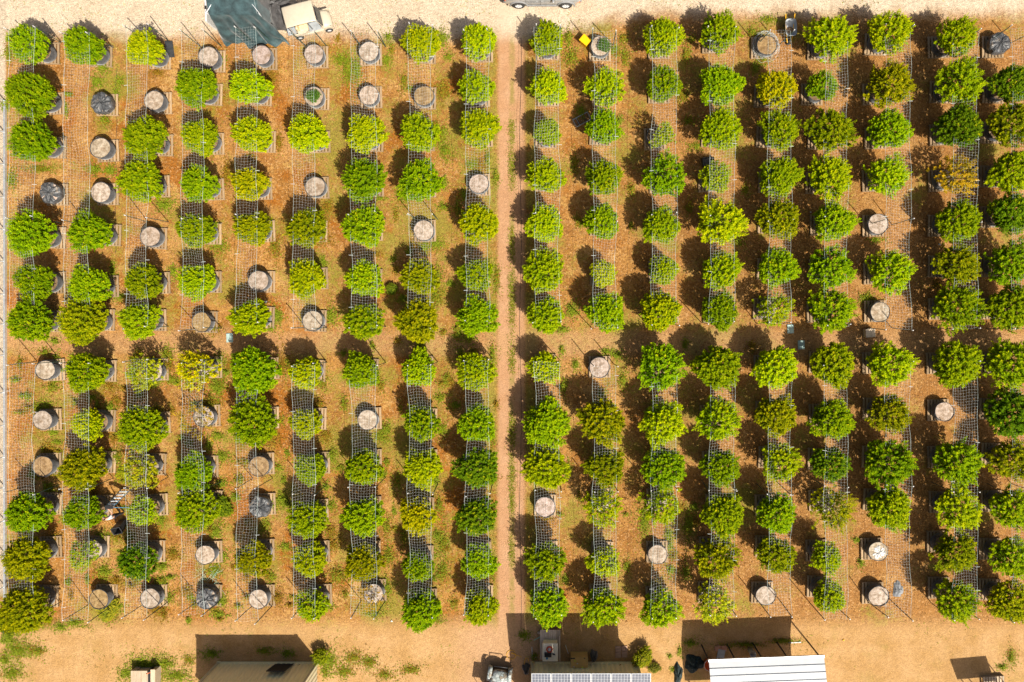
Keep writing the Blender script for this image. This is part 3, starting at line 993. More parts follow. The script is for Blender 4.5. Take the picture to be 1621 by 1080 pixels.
def scatter_quads(n, xs, ys, size, seed, lift=0.02, tilt=0.35):
    r = np.random.default_rng(seed)
    c = np.stack([xs, ys, np.full(n, lift) + r.random(n) * 0.015], 1)
    a = r.uniform(0, 6.28, n)
    u = np.stack([np.cos(a), np.sin(a), r.normal(0, tilt, n)], 1)
    v = np.stack([-np.sin(a), np.cos(a), r.normal(0, tilt, n)], 1)
    s = size * r.uniform(0.5, 1.3, n)
    s2 = s * r.uniform(0.35, 0.7, n)
    u = u * s[:, None]; v = v * s2[:, None]
    return np.stack([c - u, c - v, c + u, c + v], 1)


r_ = np.random.default_rng(5)
nl = 52000
xs = r_.uniform(-31.5, 28.5, nl); ys = r_.uniform(-17.9, 16.3, nl)
dens = 0.5 + 0.5 * np.sin(xs * 0.7 + np.sin(ys * 0.5) * 2) * np.sin(ys * 0.6 + 1.3)
ok = (np.abs(xs + 2.24) > 0.75) & (r_.random(nl) < 0.35 + 0.65 * dens)
xs, ys = xs[ok], ys[ok]
Q = scatter_quads(len(xs), xs, ys, 0.044, 6, 0.016)
me = quads_mesh('leaf_litter', Q, {'rnd': r_.random(len(xs))})
o = link('leaf_litter', me, M['litter'])
tag(o, 'dry tan leaf litter scattered over the soil between pots', 'leaf litter', kind='stuff')

# patches of weeds: photograph x, y, half width, half height, share of rusty leaves, height
WEEDS = '''165,108,16,10,0 155,130,14,14,0 190,130,10,10,.1 185,148,6,12,0 168,190,10,12,.3 152,268,14,10,0 175,270,12,12,0 110,150,10,5,0
105,175,4,14,0 15,85,10,20,.2 10,168,10,12,0 65,268,30,8,.4 20,285,10,20,.2 348,95,15,14,.1 250,116,12,8,1 350,150,8,10,.9 335,240,10,8,.1
345,388,18,14,.1 262,325,22,14,0 180,430,5,25,0 190,470,14,8,0 275,430,8,14,0 340,520,16,12,.7 88,540,10,6,0 360,275,10,28,.9 430,130,14,40,.95
442,225,9,18,.9 436,392,12,24,.7 512,415,8,12,0 512,380,16,10,.8 540,95,14,16,.1 552,112,14,30,.1 566,112,8,30,0 615,60,8,8,0 612,95,10,14,.1
700,62,14,16,0 710,90,8,8,.2 702,145,16,20,.75 700,215,12,20,.2 706,240,12,14,.1 747,262,16,12,.1 772,252,5,16,.1 642,312,16,12,.1 690,387,14,12,0
672,392,12,12,0 618,460,9,8,0 638,472,10,10,0 692,440,12,26,.3 690,472,14,18,.3 525,500,14,18,.1 440,500,12,18,0 430,520,10,8,.1 72,558,12,8,.2
85,612,14,12,.3 75,642,14,10,.1 80,710,14,12,.9 85,682,10,12,0 175,612,14,12,.9 176,645,12,12,.1 182,692,12,14,.9 186,722,12,18,.2 192,752,14,14,.3
265,560,16,14,.2 272,600,20,10,.2 268,578,8,20,.8 346,612,18,22,.05 336,640,14,8,.4 346,690,16,10,.1 350,570,10,14,0 352,722,14,14,.05 350,765,14,10,0
356,800,14,20,.05 430,692,18,22,.9 442,665,14,12,.6 440,740,10,10,.1 447,790,10,14,0 430,800,14,14,0 420,832,12,14,.2 446,580,14,28,.85 510,605,12,14,.3
506,640,14,12,.9 516,690,14,14,.8 526,720,14,14,.05 516,770,10,10,0 522,800,14,14,.1 522,840,16,14,.8 528,862,18,14,.85 536,910,20,16,.45 520,960,10,8,0
540,740,12,8,.2 602,690,14,14,.2 612,680,10,16,.2 606,750,10,10,0 612,832,10,18,.3 616,880,12,20,.3 612,930,12,22,.2 592,970,20,9,.1 697,630,12,10,.1
701,680,10,14,.1 690,760,7,14,0 696,800,9,20,.3 701,860,12,28,.3 701,900,10,18,.3 690,980,14,9,.2 780,900,5,28,.3 780,690,5,26,.4 786,640,6,8,.9
780,560,7,18,.3 786,280,7,18,.2 786,440,7,28,.5 780,200,5,20,.2 90,852,14,14,.95 165,850,16,14,.2 166,905,16,16,.1 186,920,12,14,.95 275,877,14,14,.9
256,920,14,12,.3 266,946,14,14,.1 342,840,16,18,.05 352,880,12,14,0 341,902,14,14,.1 351,950,12,16,0 346,972,18,8,0 440,945,14,16,.95 430,912,10,12,.3
120,986,24,9,.1 96,992,14,8,0 50,992,20,10,0 15,1008,18,24,0 8,1045,12,14,.1 172,977,18,12,.4 228,1052,30,18,0 200,1066,16,14,0 262,1050,26,14,.1 280,1070,30,14,.05 245,1072,18,14,0 522,1046,14,20,.1 545,1062,20,16,.3 585,1048,18,14,.4 20,1065,24,16,.1 60,1030,20,12,.3 30,1030,24,20,.1 300,1045,12,10,.4
335,1035,18,10,0 420,1030,18,7,.1 456,1034,14,9,0 515,1062,8,16,.1 560,1040,18,12,.5 650,1060,20,10,.5 610,1068,20,10,.5
900,62,9,20,.2 906,92,14,18,.3 920,176,10,12,0 990,92,9,18,.4 986,62,10,10,.5 1086,88,9,20,.4 1096,62,8,10,.5 1206,92,14,12,.1 1196,108,10,14,.1
1216,32,18,8,.3 1190,52,10,10,.2 1080,152,14,18,.5 1090,192,14,8,.4 1102,232,14,8,.2 906,492,14,16,0 890,522,14,8,.1 960,557,12,8,0 976,562,12,9,0
986,602,9,18,.2 892,612,8,20,.2 1020,822,12,36,.1 1060,862,10,18,.1 1062,902,10,12,0 1066,880,12,9,.8 1090,832,12,28,.15 1086,906,9,18,.2 900,742,7,18,.1
895,917,9,10,0 1065,1060,6,5,.1 1076,1030,4,9,0 1060,1038,4,4,0 1093,1018,14,6,0 1372,472,18,12,.1 1386,380,14,6,.1 1356,855,9,5,0 1362,890,7,9,0
1600,1040,9,18,.3 1586,1056,10,7,.1 1482,452,8,9,.9 1500,480,8,6,.7 830,1005,12,10,.1 845,1040,7,8,.2 1180,1020,40,5,.2 1240,1014,30,5,.2
400,250,8,10,.8 120,600,6,10,.7 250,650,10,12,.5 300,700,10,10,.4 380,760,10,12,.4 60,900,8,10,.6 220,560,9,9,.5 545,640,8,14,.4 545,560,8,8,.3
630,760,8,20,.4 640,850,6,20,.4 725,520,8,10,.4 725,330,7,24,.4 640,130,8,20,.5 910,260,8,20,.5 915,350,7,14,.5 1000,300,8,14,.5 1090,330,8,14,.6 1180,300,8,14,.4'''
wq = []; wr = []; wk = []
r2 = np.random.default_rng(11)
EXTRA = []
rw_ = random.Random(77)
for _ in range(230):
    u = rw_.random()
    if u < 0.5: x, y = rw_.uniform(20, 470), rw_.uniform(560, 985)
    elif u < 0.85: x, y = rw_.uniform(500, 785), rw_.uniform(60, 985)
    else: x, y = rw_.uniform(840, 1250), rw_.uniform(60, 960)
    EXTRA.append('%f,%f,%f,%f,%f' % (x, y, rw_.uniform(4, 13), rw_.uniform(4, 14), rw_.choice((0, .1, .3, .6, .9))))
for ent in WEEDS.split() + EXTRA:
    x, y, rx, ry, rust = (float(v) for v in ent.split(','))
    g = G(x, y)
    n = int(rx * ry * 3.0) + 50
    a = r2.uniform(0, 6.28, n); q = np.abs(r2.normal(0, 0.55, n)) * (0.85 + 0.45 * np.sin(3 * a + x) * np.sin(2 * a + y))
    cx = g.x + np.cos(a) * q * rx * S * 1.35; cy = g.y + np.sin(a) * q * ry * S * 1.35
    hgt = np.clip(1 - q, 0, 1) * (0.06 + 0.16 * r2.random()) * (0.4 if y > 985 else 1.0) + 0.015
    base = np.stack([cx, cy, hgt * r2.random(n)], 1)
    az = r2.uniform(0, 6.28, n); el = r2.uniform(0.1, 1.0, n)
    d = np.stack([np.cos(az) * np.cos(el), np.sin(az) * np.cos(el), np.sin(el)], 1)
    sd_ = unit(np.cross(d, np.array([0, 0, 1.0])))
    ln = r2.uniform(0.05, 0.13, n)
    wq.append(leaf_quads(base, d, sd_, ln, ln * 0.2, 0.3))
    wr.append(r2.random(n)); wk.append(np.clip((r2.random(n) < rust).astype(float) * r2.uniform(0.6, 1, n), 0, 1))
# grass down the middle of the track and thin turf everywhere
n = 3800
gx = r2.normal(-2.2, 0.10, n) + 0.08 * np.sin(np.arange(n)); gy = r2.uniform(-16.5, 11.5, n)
keep = np.sin(gy * 1.7) + np.sin(gy * 0.6 + 1) + r2.normal(0, 0.5, n) > -0.2
gx, gy = gx[keep], gy[keep]
n2 = 15000
tx = r2.uniform(-31.5, 28.5, n2); ty = r2.uniform(-17.8, 17.2, n2)
f = np.sin(tx * 0.55 + 1.2 * np.sin(ty * 0.31)) + np.sin(ty * 0.8 + 0.9 * np.sin(tx * 0.4)) + r2.normal(0, 0.45, n2)
bias = np.where((tx > -14) & (tx < -3.2), 0.5, 0.0) + np.where(tx > 14, -0.5, 0)
keep = (f + bias > 0.85) & (np.abs(tx + 2.24) > 0.7)
gx = np.concatenate([gx, tx[keep]]); gy = np.concatenate([gy, ty[keep]])
n3 = 1500
tx = r2.uniform(-31.5, 28.5, n3); ty = r2.uniform(-20.6, -17.8, n3)
keep = np.sin(tx * 0.9) + np.sin(ty * 2 + tx * 0.3) + r2.normal(0, 0.5, n3) > 0.9
gx = np.concatenate([gx, tx[keep]]); gy = np.concatenate([gy, ty[keep]])
n4 = 1600
tx = r2.uniform(-31.5, 28.5, n4); ty = r2.uniform(16.4, 18.5, n4)
keep = np.sin(tx * 1.1) + np.sin(ty * 3 + tx * 0.5) + r2.normal(0, 0.5, n4) > 0.9
gx = np.concatenate([gx, tx[keep]]); gy = np.concatenate([gy, ty[keep]])
ng = len(gx)
for rep in range(3):
    base = np.stack([gx + r2.normal(0, 0.05, ng), gy + r2.normal(0, 0.05, ng), np.full(ng, 0.008)], 1)
    az = r2.uniform(0, 6.28, ng); el = r2.uniform(0.2, 1.2, ng)
    d = np.stack([np.cos(az) * np.cos(el), np.sin(az) * np.cos(el), np.sin(el)], 1)
    sd_ = unit(np.cross(d, np.array([0, 0, 1.0])))
    ln = r2.uniform(0.05, 0.12, ng)
    wq.append(leaf_quads(base, d, sd_, ln, ln * 0.14, 0.3))
    wr.append(r2.random(ng)); wk.append((r2.random(ng) < 0.35) * 0.6)
me = quads_mesh('weeds', np.concatenate(wq), {'rnd': np.concatenate(wr), 'rust': np.concatenate(wk)})
o = link('weeds', me, M['weed'])
tag(o, 'low green and rusty weeds growing between the pots', 'weeds', kind='stuff')


# a few weeds large enough to count
def bush(name, px, py, rx, ry, h, col, label, cat='bush', seed=0):
    e = empty(name, G(px, py))
    tag(e, label, cat)
    crown, stem = LOOSE[seed % 5]
    cr = link('crown', crown, None, e, (0, 0, h * 0.55), (0, 0, seed), (rx * S, ry * S, h * 0.5))
    cr.color = (*col, 1)
    link('stem', stem, None, e, (0, 0, h * 0.55), (0, 0, seed), (rx * S, ry * S, h * 0.42))


bush('weed_bush', 1016, 1035, 17, 12, 0.8, (0.27, 0.29, 0.015), 'green weed bush at the corner of the solar-topped container', seed=1)
bush('weed_bush', 512, 1034, 12, 12, 0.8, (0.26, 0.30, 0.01), 'bright green bush beside the tan container wall', seed=2)
bush('weed_bush', 18, 985, 20, 14, 0.6, (0.13, 0.16, 0.01), 'green weed bush in the bottom left corner', seed=3)
bush('weed_bush', 178, 962, 17, 12, 0.5, (0.36, 0.34, 0.03), 'yellowing heap of cut stalks below a tan pot', seed=4)
bush('weed_bush', 1035, 1055, 9, 7, 0.35, (0.2, 0.2, 0.03), 'small dry weed right of the solar-topped container', seed=0)
bush('weed_bush', 622, 458, 9, 8, 0.5, (0.2, 0.26, 0.02), 'round green weed between the seventh and eighth columns', seed=2)
bush('weed_bush', 352, 800, 14, 20, 0.5, (0.16, 0.22, 0.01), 'tall green weed left of grey covered pot', seed=1)

# ------------------------------------------------------------------ shipping containers
def corrugated(length, h, depth=0.036, pitch=0.28):
    """wall sheet along +x from 0 to length, facing -y before turning, trapezoid ribs"""
    P0 = []
    n = int(length / pitch)
    p = length / n
    for k in range(n):
        x = k * p
        for dx, dy in ((0.0, 0), (p * 0.28, 0), (p * 0.5, depth), (p * 0.78, depth)):
            P0.append((x + dx, dy))
    P0.append((length, 0))
    mb = MB()
    mb.grid([[(x, y, z) for (x, y) in P0] for z in (0, h)], smooth=False)
    return mb


def container(px0, px1, py, depth, h, mat, label, name='shipping_container'):
    a = G(px0, py); b = G(px1, py)
    L = b.x - a.x
    e = empty(name, ((a.x + b.x) / 2, a.y - depth / 2, 0))
    tag(e, label, 'container')
    x0, x1, yN, yS = -L / 2, L / 2, depth / 2, -depth / 2
    z0 = 0.12
    hw = h - 0.26
    w = corrugated(L - 0.24, hw).build('side_wall', mat, e, (x1 - 0.12, yN - 0.05, z0), (0, 0, math.pi))
    w = corrugated(L - 0.24, hw).build('side_wall', mat, e, (x0 + 0.12, yS + 0.05, z0))
    corrugated(depth - 0.24, hw).build('end_wall', M['sun_end_posts'], e, (x1 - 0.05, yS + 0.12, z0), (0, 0, math.pi / 2))
    corrugated(depth - 0.24, hw).build('end_wall', mat, e, (x0 + 0.05, yN - 0.12, z0), (0, 0, -math.pi / 2))
    rf = MB()
    n = int(L / 0.3)
    rf.grid([[(x0 + 0.02 + (L - 0.04) * k / (2 * n), y, h - 0.03 + (0.02 if k % 2 else 0)) for k in range(2 * n + 1)] for y in (yS + 0.02, yN - 0.02)], smooth=False)
    rf.build('roof', mat, e)
    for sx in (x0 + 0.07, x1 - 0.07):
        for sy in (yS + 0.07, yN - 0.07):
            cp = MB().box((sx, sy, h / 2), (0.14, 0.14, h - 0.24)).build('corner_post', M['sun_end_posts'], e)
            MB().box((sx, sy, 0.06), (0.18, 0.17, 0.118)).box((sx, sy, h - 0.06), (0.18, 0.17, 0.118)).build('corner_casting', mat, e)
    for sy in (yS + 0.05, yN - 0.05):
        MB().box((0, sy, h - 0.075), (L - 0.36, 0.08, 0.13)).build('top_rail', mat, e)
        MB().box((0, sy, 0.065), (L - 0.36, 0.08, 0.11)).build('bottom_rail', mat, e)
    return e, L


ca, La = container(345, 505, 1047, 2.44, 2.59, M['tan'], 'tan corrugated shipping container with black solar panel leaning on it')
cb, Lb = container(841, 1010, 1047, 2.44, 2.59, M['tan'], 'tan shipping container under a row of solar panels')


def solar_panel_parts(e, name, w, l, mat, cols, rows, loc, rot, frame='backsheet', gap=0.02):
    """one framed panel with its sheet of cells"""
    p = MB().box((0, 0, 0), (w, l, 0.035)).build(name, M[frame], e, loc, rot)
    cm = MB()
    cw, cl = (w - 0.06) / cols, (l - 0.06) / rows
    for i in range(cols):
        for j in range(rows):
            cm.box((-w / 2 + 0.03 + (i + 0.5) * cw, -l / 2 + 0.03 + (j + 0.5) * cl, 0.021), (cw - gap, cl - gap, 0.006))
    cm.build('cell_sheet', mat, p)
    return p


# array over the middle container
pa = I(841, 1066, 3.1); pb = I(1031, 1063, 3.1)
arr = empty('solar_array', ((pa.x + pb.x) / 2, pa.y - 0.9, 0))
tag(arr, 'row of white framed solar panels mounted above the middle container', 'solar panels')
wl = (pb.x - pa.x) / 6
tl = math.radians(11)
for k in range(6):
    solar_panel_parts(arr, 'module', wl - 0.025, 1.75, M['cell'], 6, 10,
                      (-(pb.x - pa.x) / 2 + (k + 0.5) * wl, 0.04, 3.1 - math.sin(tl) * 0.875), (tl, 0, 0.0), gap=0.018)
for yy in (0.5, -0.5):
    MB().box((0, yy, 3.1 - math.sin(tl) * 0.875 + yy * math.tan(tl) - 0.05), (pb.x - pa.x, 0.05, 0.05)).build('rail', M['alu'], arr)
for k in range(4):
    xx = -(pb.x - pa.x) / 2 + 0.3 + k * ((pb.x - pa.x) - 0.6) / 3
    for yy in (-0.5, -0.28):
        zt = 3.1 - math.sin(tl) * 0.875 + yy * math.tan(tl) - 0.08
        MB().box((xx, yy, (2.58 + zt) / 2), (0.05, 0.05, zt - 2.56)).build('leg', M['alu'], arr)
    mb = MB(); mb.tube([(xx, -0.28, 2.6), (xx, 0.5, 2.97)], 0.02, 5); mb.build('brace', M['alu'], arr)

# black panel leaning on the left container
b0 = G(455, 1041)
lp = empty('leaning_module', b0)
tag(lp, 'black solar panel leaning against the tan container wall', 'solar panel')
ang = math.radians(78)
pm = MB().box((0, 0, 0), (1.05, 1.55, 0.04)).build('frame', M['black'], lp, (-0.1, -0.165, 0.78), (ang - math.pi, 0, 0))
cm = MB()
for i in range(6):
    for j in range(9):
        cm.box((-0.525 + 0.03 + (i + 0.5) * 0.165, -0.775 + 0.03 + (j + 0.5) * 0.166, -0.0225), (0.15, 0.15, 0.006))
cm.build('cell_sheet', M['cell_dark'], pm)

# ------------------------------------------------------------------ open shelter with white metal roof
nw = I(1122, 1046, 2.05); ne = I(1304, 1039, 2.05)
ang = math.atan2(ne.y - nw.y, ne.x - nw.x)
sh = empty('shelter', ((nw.x + ne.x) / 2, (nw.y + ne.y) / 2, 0), ang)
tag(sh, 'open shelter with white ribbed metal roof at the bottom right', 'shelter')
LW = (ne - nw).length
npan = 9
for k in range(npan):
    t0, t1 = k / npan, (k + 1) / npan
    P = []
    for t in (t0, t0 + 0.75 / npan, t0 + 0.84 / npan, t0 + 0.92 / npan, t1 + 0.04 / npan):
        y = -0.06 - t * 3.4
        z = 2.10 + 0.42 * math.sin(min(1, t * 1.02) * math.pi) * 0.6
        rib = 0.045 if abs(t - (t0 + 0.84 / npan)) < 1e-6 else 0.0
        P.append([(-LW / 2 + LW * q, y, z + rib + 0.003 * (k % 2)) for q in (0, 0.25, 0.5, 0.75, 1)])
    mb = MB(); mb.grid(list(reversed(P)), smooth=False)
    o = mb.build('roof_panel', M['roof_white'], sh)
    md = o.modifiers.new('thickness', 'SOLIDIFY'); md.thickness = 0.012; md.offset = -1
MB().box((0, 0.0, 2.03), (LW + 0.04, 0.12, 0.12)).build('gutter', M['alu'], sh)
for k, fx in enumerate((0.0, 0.235, 0.475, 0.70, 0.985)):
    for yy in (-0.12, -3.3):
        mb = MB(); mb.tube([(-LW / 2 + 0.05 + fx * (LW - 0.1), yy, 0), (-LW / 2 + 0.05 + fx * (LW - 0.1), yy, 2.06)], 0.045, 8)
        mb.build('post', M['black'], sh)
MB().box((0, -3.4, 2.06), (LW, 0.08, 0.10)).build('beam', M['black'], sh)

# things by the shelter
def paver(px, py, w, d, mat, label, grp, rz=0.0):
    o = MB().box((0, 0, 0.025), (w, d, 0.05), bev=0.008).build('paver', mat, None, G(px, py, 0.004), (0, 0, rz))
    tag(o, label, 'paver', grp)


paver(1136, 1026, 0.33, 0.31, M['paver'], 'left of two terracotta pavers under the white shelter', 'pavers under the shelter')
paver(1146, 1026, 0.33, 0.31, M['paver'], 'right of two terracotta pavers under the white shelter', 'pavers under the shelter')
M['paver_grey'] = simple('dusty_paver', (0.33, 0.21, 0.15), 0.9, bump=0.4)
for i, (x, y, w_) in enumerate(((978.5, 1027, 'upper left'), (988.5, 1026.5, 'upper right'), (978.5, 1036.5, 'lower left'), (988.5, 1036, 'lower right'))):
    paver(x, y, 0.33, 0.32, M['paver_grey'], w_ + ' of four dusty pavers in the container shade', 'four pavers by the container', 0.02)
o = MB().box((0, 0, 0.02), (0.42, 0.62, 0.035)).build('board', M['grey'], None, G(1141, 1036, 0.01), (0.04, 0, -0.2))
tag(o, 'flat grey board lying under the shelter edge', 'board')
bk = empty('bucket', I(1190, 1033, 0.3).xy.to_3d())
tag(bk, 'white bucket standing under the shelter edge', 'bucket')
mb = MB(); mb.lathe([(0.0, 0.0), (0.15, 0.0), (0.18, 0.55), (0.19, 0.56), (0.175, 0.55), (0.14, 0.2), (0, 0.2)], 20); mb.build('body', M['white'], bk)
mb = MB(); mb.tube([(0.19 * math.cos(a), 0.02 + 0.1 * abs(math.sin(a)), 0.5 + 0.12 * math.sin(a)) for a in [math.pi * k / 8 for k in range(9)]], 0.008, 5)
mb.build('handle', M['steel'], bk)
o = MB().box((0, 0, 0.02), (0.72, 0.05, 0.04)).build('pipe', M['white'], None, G(1258, 1017, 0.004), (0, 0, 0.05))
tag(o, 'white plastic strip lying beside the shelter shadow', 'strip')

# dark netting heap by the shelter
def heap(name, px, py, rx, ry, h, mat, label, cat, seed, ring=None, tilt=0):
    r = random.Random(seed)
    ph = [r.uniform(0, 6.28) for _ in range(6)]
    P = []
    n = 36
    for f in (0.0, 0.2, 0.4, 0.6, 0.78, 0.92, 1.0):
        row = []
        for j in range(n):
            a = 2 * math.pi * j / n
            w = 1 + 0.12 * math.sin(3 * a + ph[0]) + 0.08 * math.sin(5 * a + ph[1]) + 0.05 * math.sin(9 * a + ph[2] + 4 * f)
            z = h * (1 - f ** 2.2) * (1 + 0.16 * math.sin(4 * a + ph[3] + 5 * f) + 0.10 * math.sin(9 * a + ph[4] - 7 * f)) + 0.012
            row.append((rx * S * f * w * math.cos(a), ry * S * f * w * math.sin(a), max(0.01, z)))
        P.append(row)
    mb = MB(); mb.grid(list(reversed(P)), smooth=True, closed=True)
    o = mb.build(name, mat, None, G(px, py, 0.004))
    tag(o, label, cat)
    return o


M['shade_net'] = simple('shade_net', (0.018, 0.03, 0.03), 0.8, var=0.6, scale=9, bump=0.9, dirt=((0.16, 0.30, 0.31), 9, 0.60))
heap('shade_netting', 1098, 1050, 15, 14, 0.45, M['shade_net'], 'dark green netting heaped beside the white shelter', 'netting', 3)
heap('shade_netting', 1073, 1066, 7, 17, 0.3, M['shade_net'], 'speckled end of dark netting in the sun left of the heap', 'netting', 8)
ob = empty('tub', I(1123, 1052, 0.3).xy.to_3d())
tag(ob, 'orange tub half hidden by the shelter roof corner', 'tub')
mb = MB(); mb.lathe([(0, 0), (0.26, 0), (0.32, 0.42), (0.335, 0.43), (0.31, 0.42), (0.25, 0.1), (0, 0.1)], 22); mb.build('body', M['orange'], ob)
mb = MB(); mb.tube([(0.33 * math.cos(a), 0.33 * math.sin(a), 0.43) for a in [2 * math.pi * k / 20 for k in range(21)]], 0.014, 5, cap=False); mb.build('rim', M['white'], ob)

# ------------------------------------------------------------------ things in front of the middle container
pt = empty('wooden_platform', G(871, 1016))
tag(pt, 'low weathered timber platform in the container shade', 'platform')
for k in range(5):
    MB().box((-0.48 + k * 0.24, 0, 0.36), (0.228, 1.72, 0.03)).build('plank', M['grey_wood'], pt)
for sx in (-0.5, 0.5):
    MB().box((sx, 0, 0.30), (0.05, 1.70, 0.09)).build('beam', M['grey_wood'], pt)
    for sy in (-0.8, 0.8):
        MB().box((sx, sy, 0.13), (0.07, 0.07, 0.255)).build('leg', M['grey_wood'], pt)
pp = G(871, 1016)
ch = empty('storage_chest', (pp.x + 0.0, pp.y - 0.16, 0.376))
tag(ch, 'beige plastic chest standing on the timber platform', 'chest')
MB().box((0, 0, 0.26), (0.82, 0.98, 0.52), bev=0.04).build('body', M['beige'], ch)
MB().box((0, 0, 0.555), (0.88, 1.04, 0.07), bev=0.03).build('lid', M['beige'], ch)
cl_ = Vector((ch.location.x, ch.location.y, 0.376 + 0.592))
hs = empty('hose_reel', cl_ + Vector((-0.04, 0.20, 0)))
tag(hs, 'small red and white coil on the beige chest', 'coil')
for q, (rr_, zz) in enumerate(((0.15, 0.02), (0.17, 0.05), (0.145, 0.08))):
    mb = MB(); mb.tube([(rr_ * math.cos(a), rr_ * math.sin(a), zz) for a in [2 * math.pi * k / 18 for k in range(19)]], 0.024, 6, cap=False); mb.build('loop', M['red'], hs)
mb = MB(); mb.lathe([(0.0, 0.06), (0.07, 0.07), (0.10, 0.04), (0.10, 0.0)], 14); mb.build('hub', M['white'], hs)
o = MB().box((0, 0, 0.05), (0.40, 0.25, 0.10), bev=0.012).box((0.12, 0.0, 0.105), (0.08, 0.10, 0.012)).build('tool_case', M['black'], None, cl_ + Vector((-0.13, -0.10, 0)))
tag(o, 'flat black case on the beige chest', 'case')
mb = MB(); mb.lathe([(0, 0.05), (0.055, 0.05), (0.06, 0.04), (0.06, 0)], 16)
o = mb.build('jar_lid', M['blue'], None, cl_ + Vector((-0.19, -0.33, 0))); tag(o, 'small round blue lid on the beige chest', 'lid')
mb = MB(); mb.tube([(-0.08, 0.03, 0.03), (0.0, 0.0, 0.035), (0.08, -0.04, 0.03)], [0.02, 0.045, 0.02], 7)
o = mb.build('glove', M['black'], None, cl_ + Vector((0.20, -0.08, 0))); tag(o, 'black glove beside the case on the chest', 'glove')
o = MB().box((0, 0, 0.10), (0.05, 1.5, 0.04)).build('timber_bar', M['grey_wood'], None, pp + Vector((0.55, -0.2, 0.39)), (0.0, 0, 0.02))
tag(o, 'long timber bar lying along the platform edge', 'timber')
mb = MB(); mb.lathe([(0, 0.09), (0.075, 0.09), (0.08, 0.08), (0.08, 0)], 16)
o = mb.build('tree_stump', M['grey_wood'], None, G(853, 1001, 0.004)); tag(o, 'small round wood stump beside the timber platform', 'stump')
o = MB().box((0, 0, 0.03), (0.5, 0.04, 0.03)).build('stake', M['net_green'], None, G(851, 1010, 0.01), (0, 0, 0.5)); tag(o, 'pale green stake on the ground by the platform', 'stake')
mb = MB(); mb.tube([(0, 0, 0.02), (0.02, -0.45, 0.02), (0.0, -0.62, 0.02), (0.12, -0.66, 0.03), (0.24, -0.58, 0.03)], 0.022, 6)
o = mb.build('pipe', M['white'], None, G(842, 1024, 0.004)); tag(o, 'bent white pipe left of the timber platform', 'pipe')
mb = MB(); mb.tube([(0, 0, 0.02), (0.18, -0.52, 0.02)], 0.014, 6)
o = mb.build('rod', M['alu'], None, G(895, 1021, 0.004)); tag(o, 'thin metal rod left of the cardboard box', 'rod')

cb_ = empty('cardboard_box', I(917, 1046, 0.45).xy.to_3d())
tag(cb_, 'large brown cardboard box against the container wall', 'box')
MB().box((0, 0, 0.33), (0.98, 0.62, 0.66)).build('body', M['cardboard'], cb_)
for sy in (1, -1):
    MB().box((0, sy * 0.155, 0.668), (0.985, 0.30, 0.012)).build('flap', M['cardboard'], cb_, (0, 0, 0.003 if sy > 0 else 0))
MB().box((-0.38, 0.24, 0.682), (0.24, 0.07, 0.006)).build('tape', M['black'], cb_)
M['lime_dot'] = simple('lime_sticker', (0.55, 0.75, 0.0), 0.5)
for (x, y, m_) in ((-0.26, 0.10, 'lime_dot'), (-0.12, -0.06, 'white'), (0.17, -0.27, 'lime_dot'), (-0.32, -0.24, 'white'), (0.3, 0.25, 'black')):
    MB().box((x, y, 0.681), (0.075, 0.06, 0.004)).build('sticker', M[m_], cb_)
o = heap('black_sack', 940, 1037, 6, 9, 0.55, M['tarp_black'], 'black sack slumped right of the cardboard box', 'sack', 21)
heap('black_sack', 833, 1058, 6, 9, 0.45, M['tarp_black'], 'black sack at the left end of the solar-topped container', 'sack', 23)


def hose(px, py, pts, label, grp='yellow hoses'):
    mb = MB(); mb.tube(pts, 0.013, 6)
    o = mb.build('hose', M['yellow'], None, G(px, py, 0.016)); tag(o, label, 'hose')


hose(809, 1034, [(0.22 * math.cos(a) * (1 + 0.05 * a), 0.22 * math.sin(a) - 0.02 * a, 0.004 * k) for k, a in enumerate([0.5 + 0.35 * k for k in range(22)])] + [(0.45, -0.15, 0.02), (0.6, -0.2, 0.01)],
     'yellow hose coil on the dirt at the edge of the container shadow')
hose(831, 1047, [(0.2 * math.cos(a) + 0.06 * a, 0.26 * math.sin(a) - 0.03 * a, 0.006 * k) for k, a in enumerate([0.45 * k for k in range(26)])] + [(0.62, -0.9, 0.02)],
     'tangled yellow hose beside the container corner')

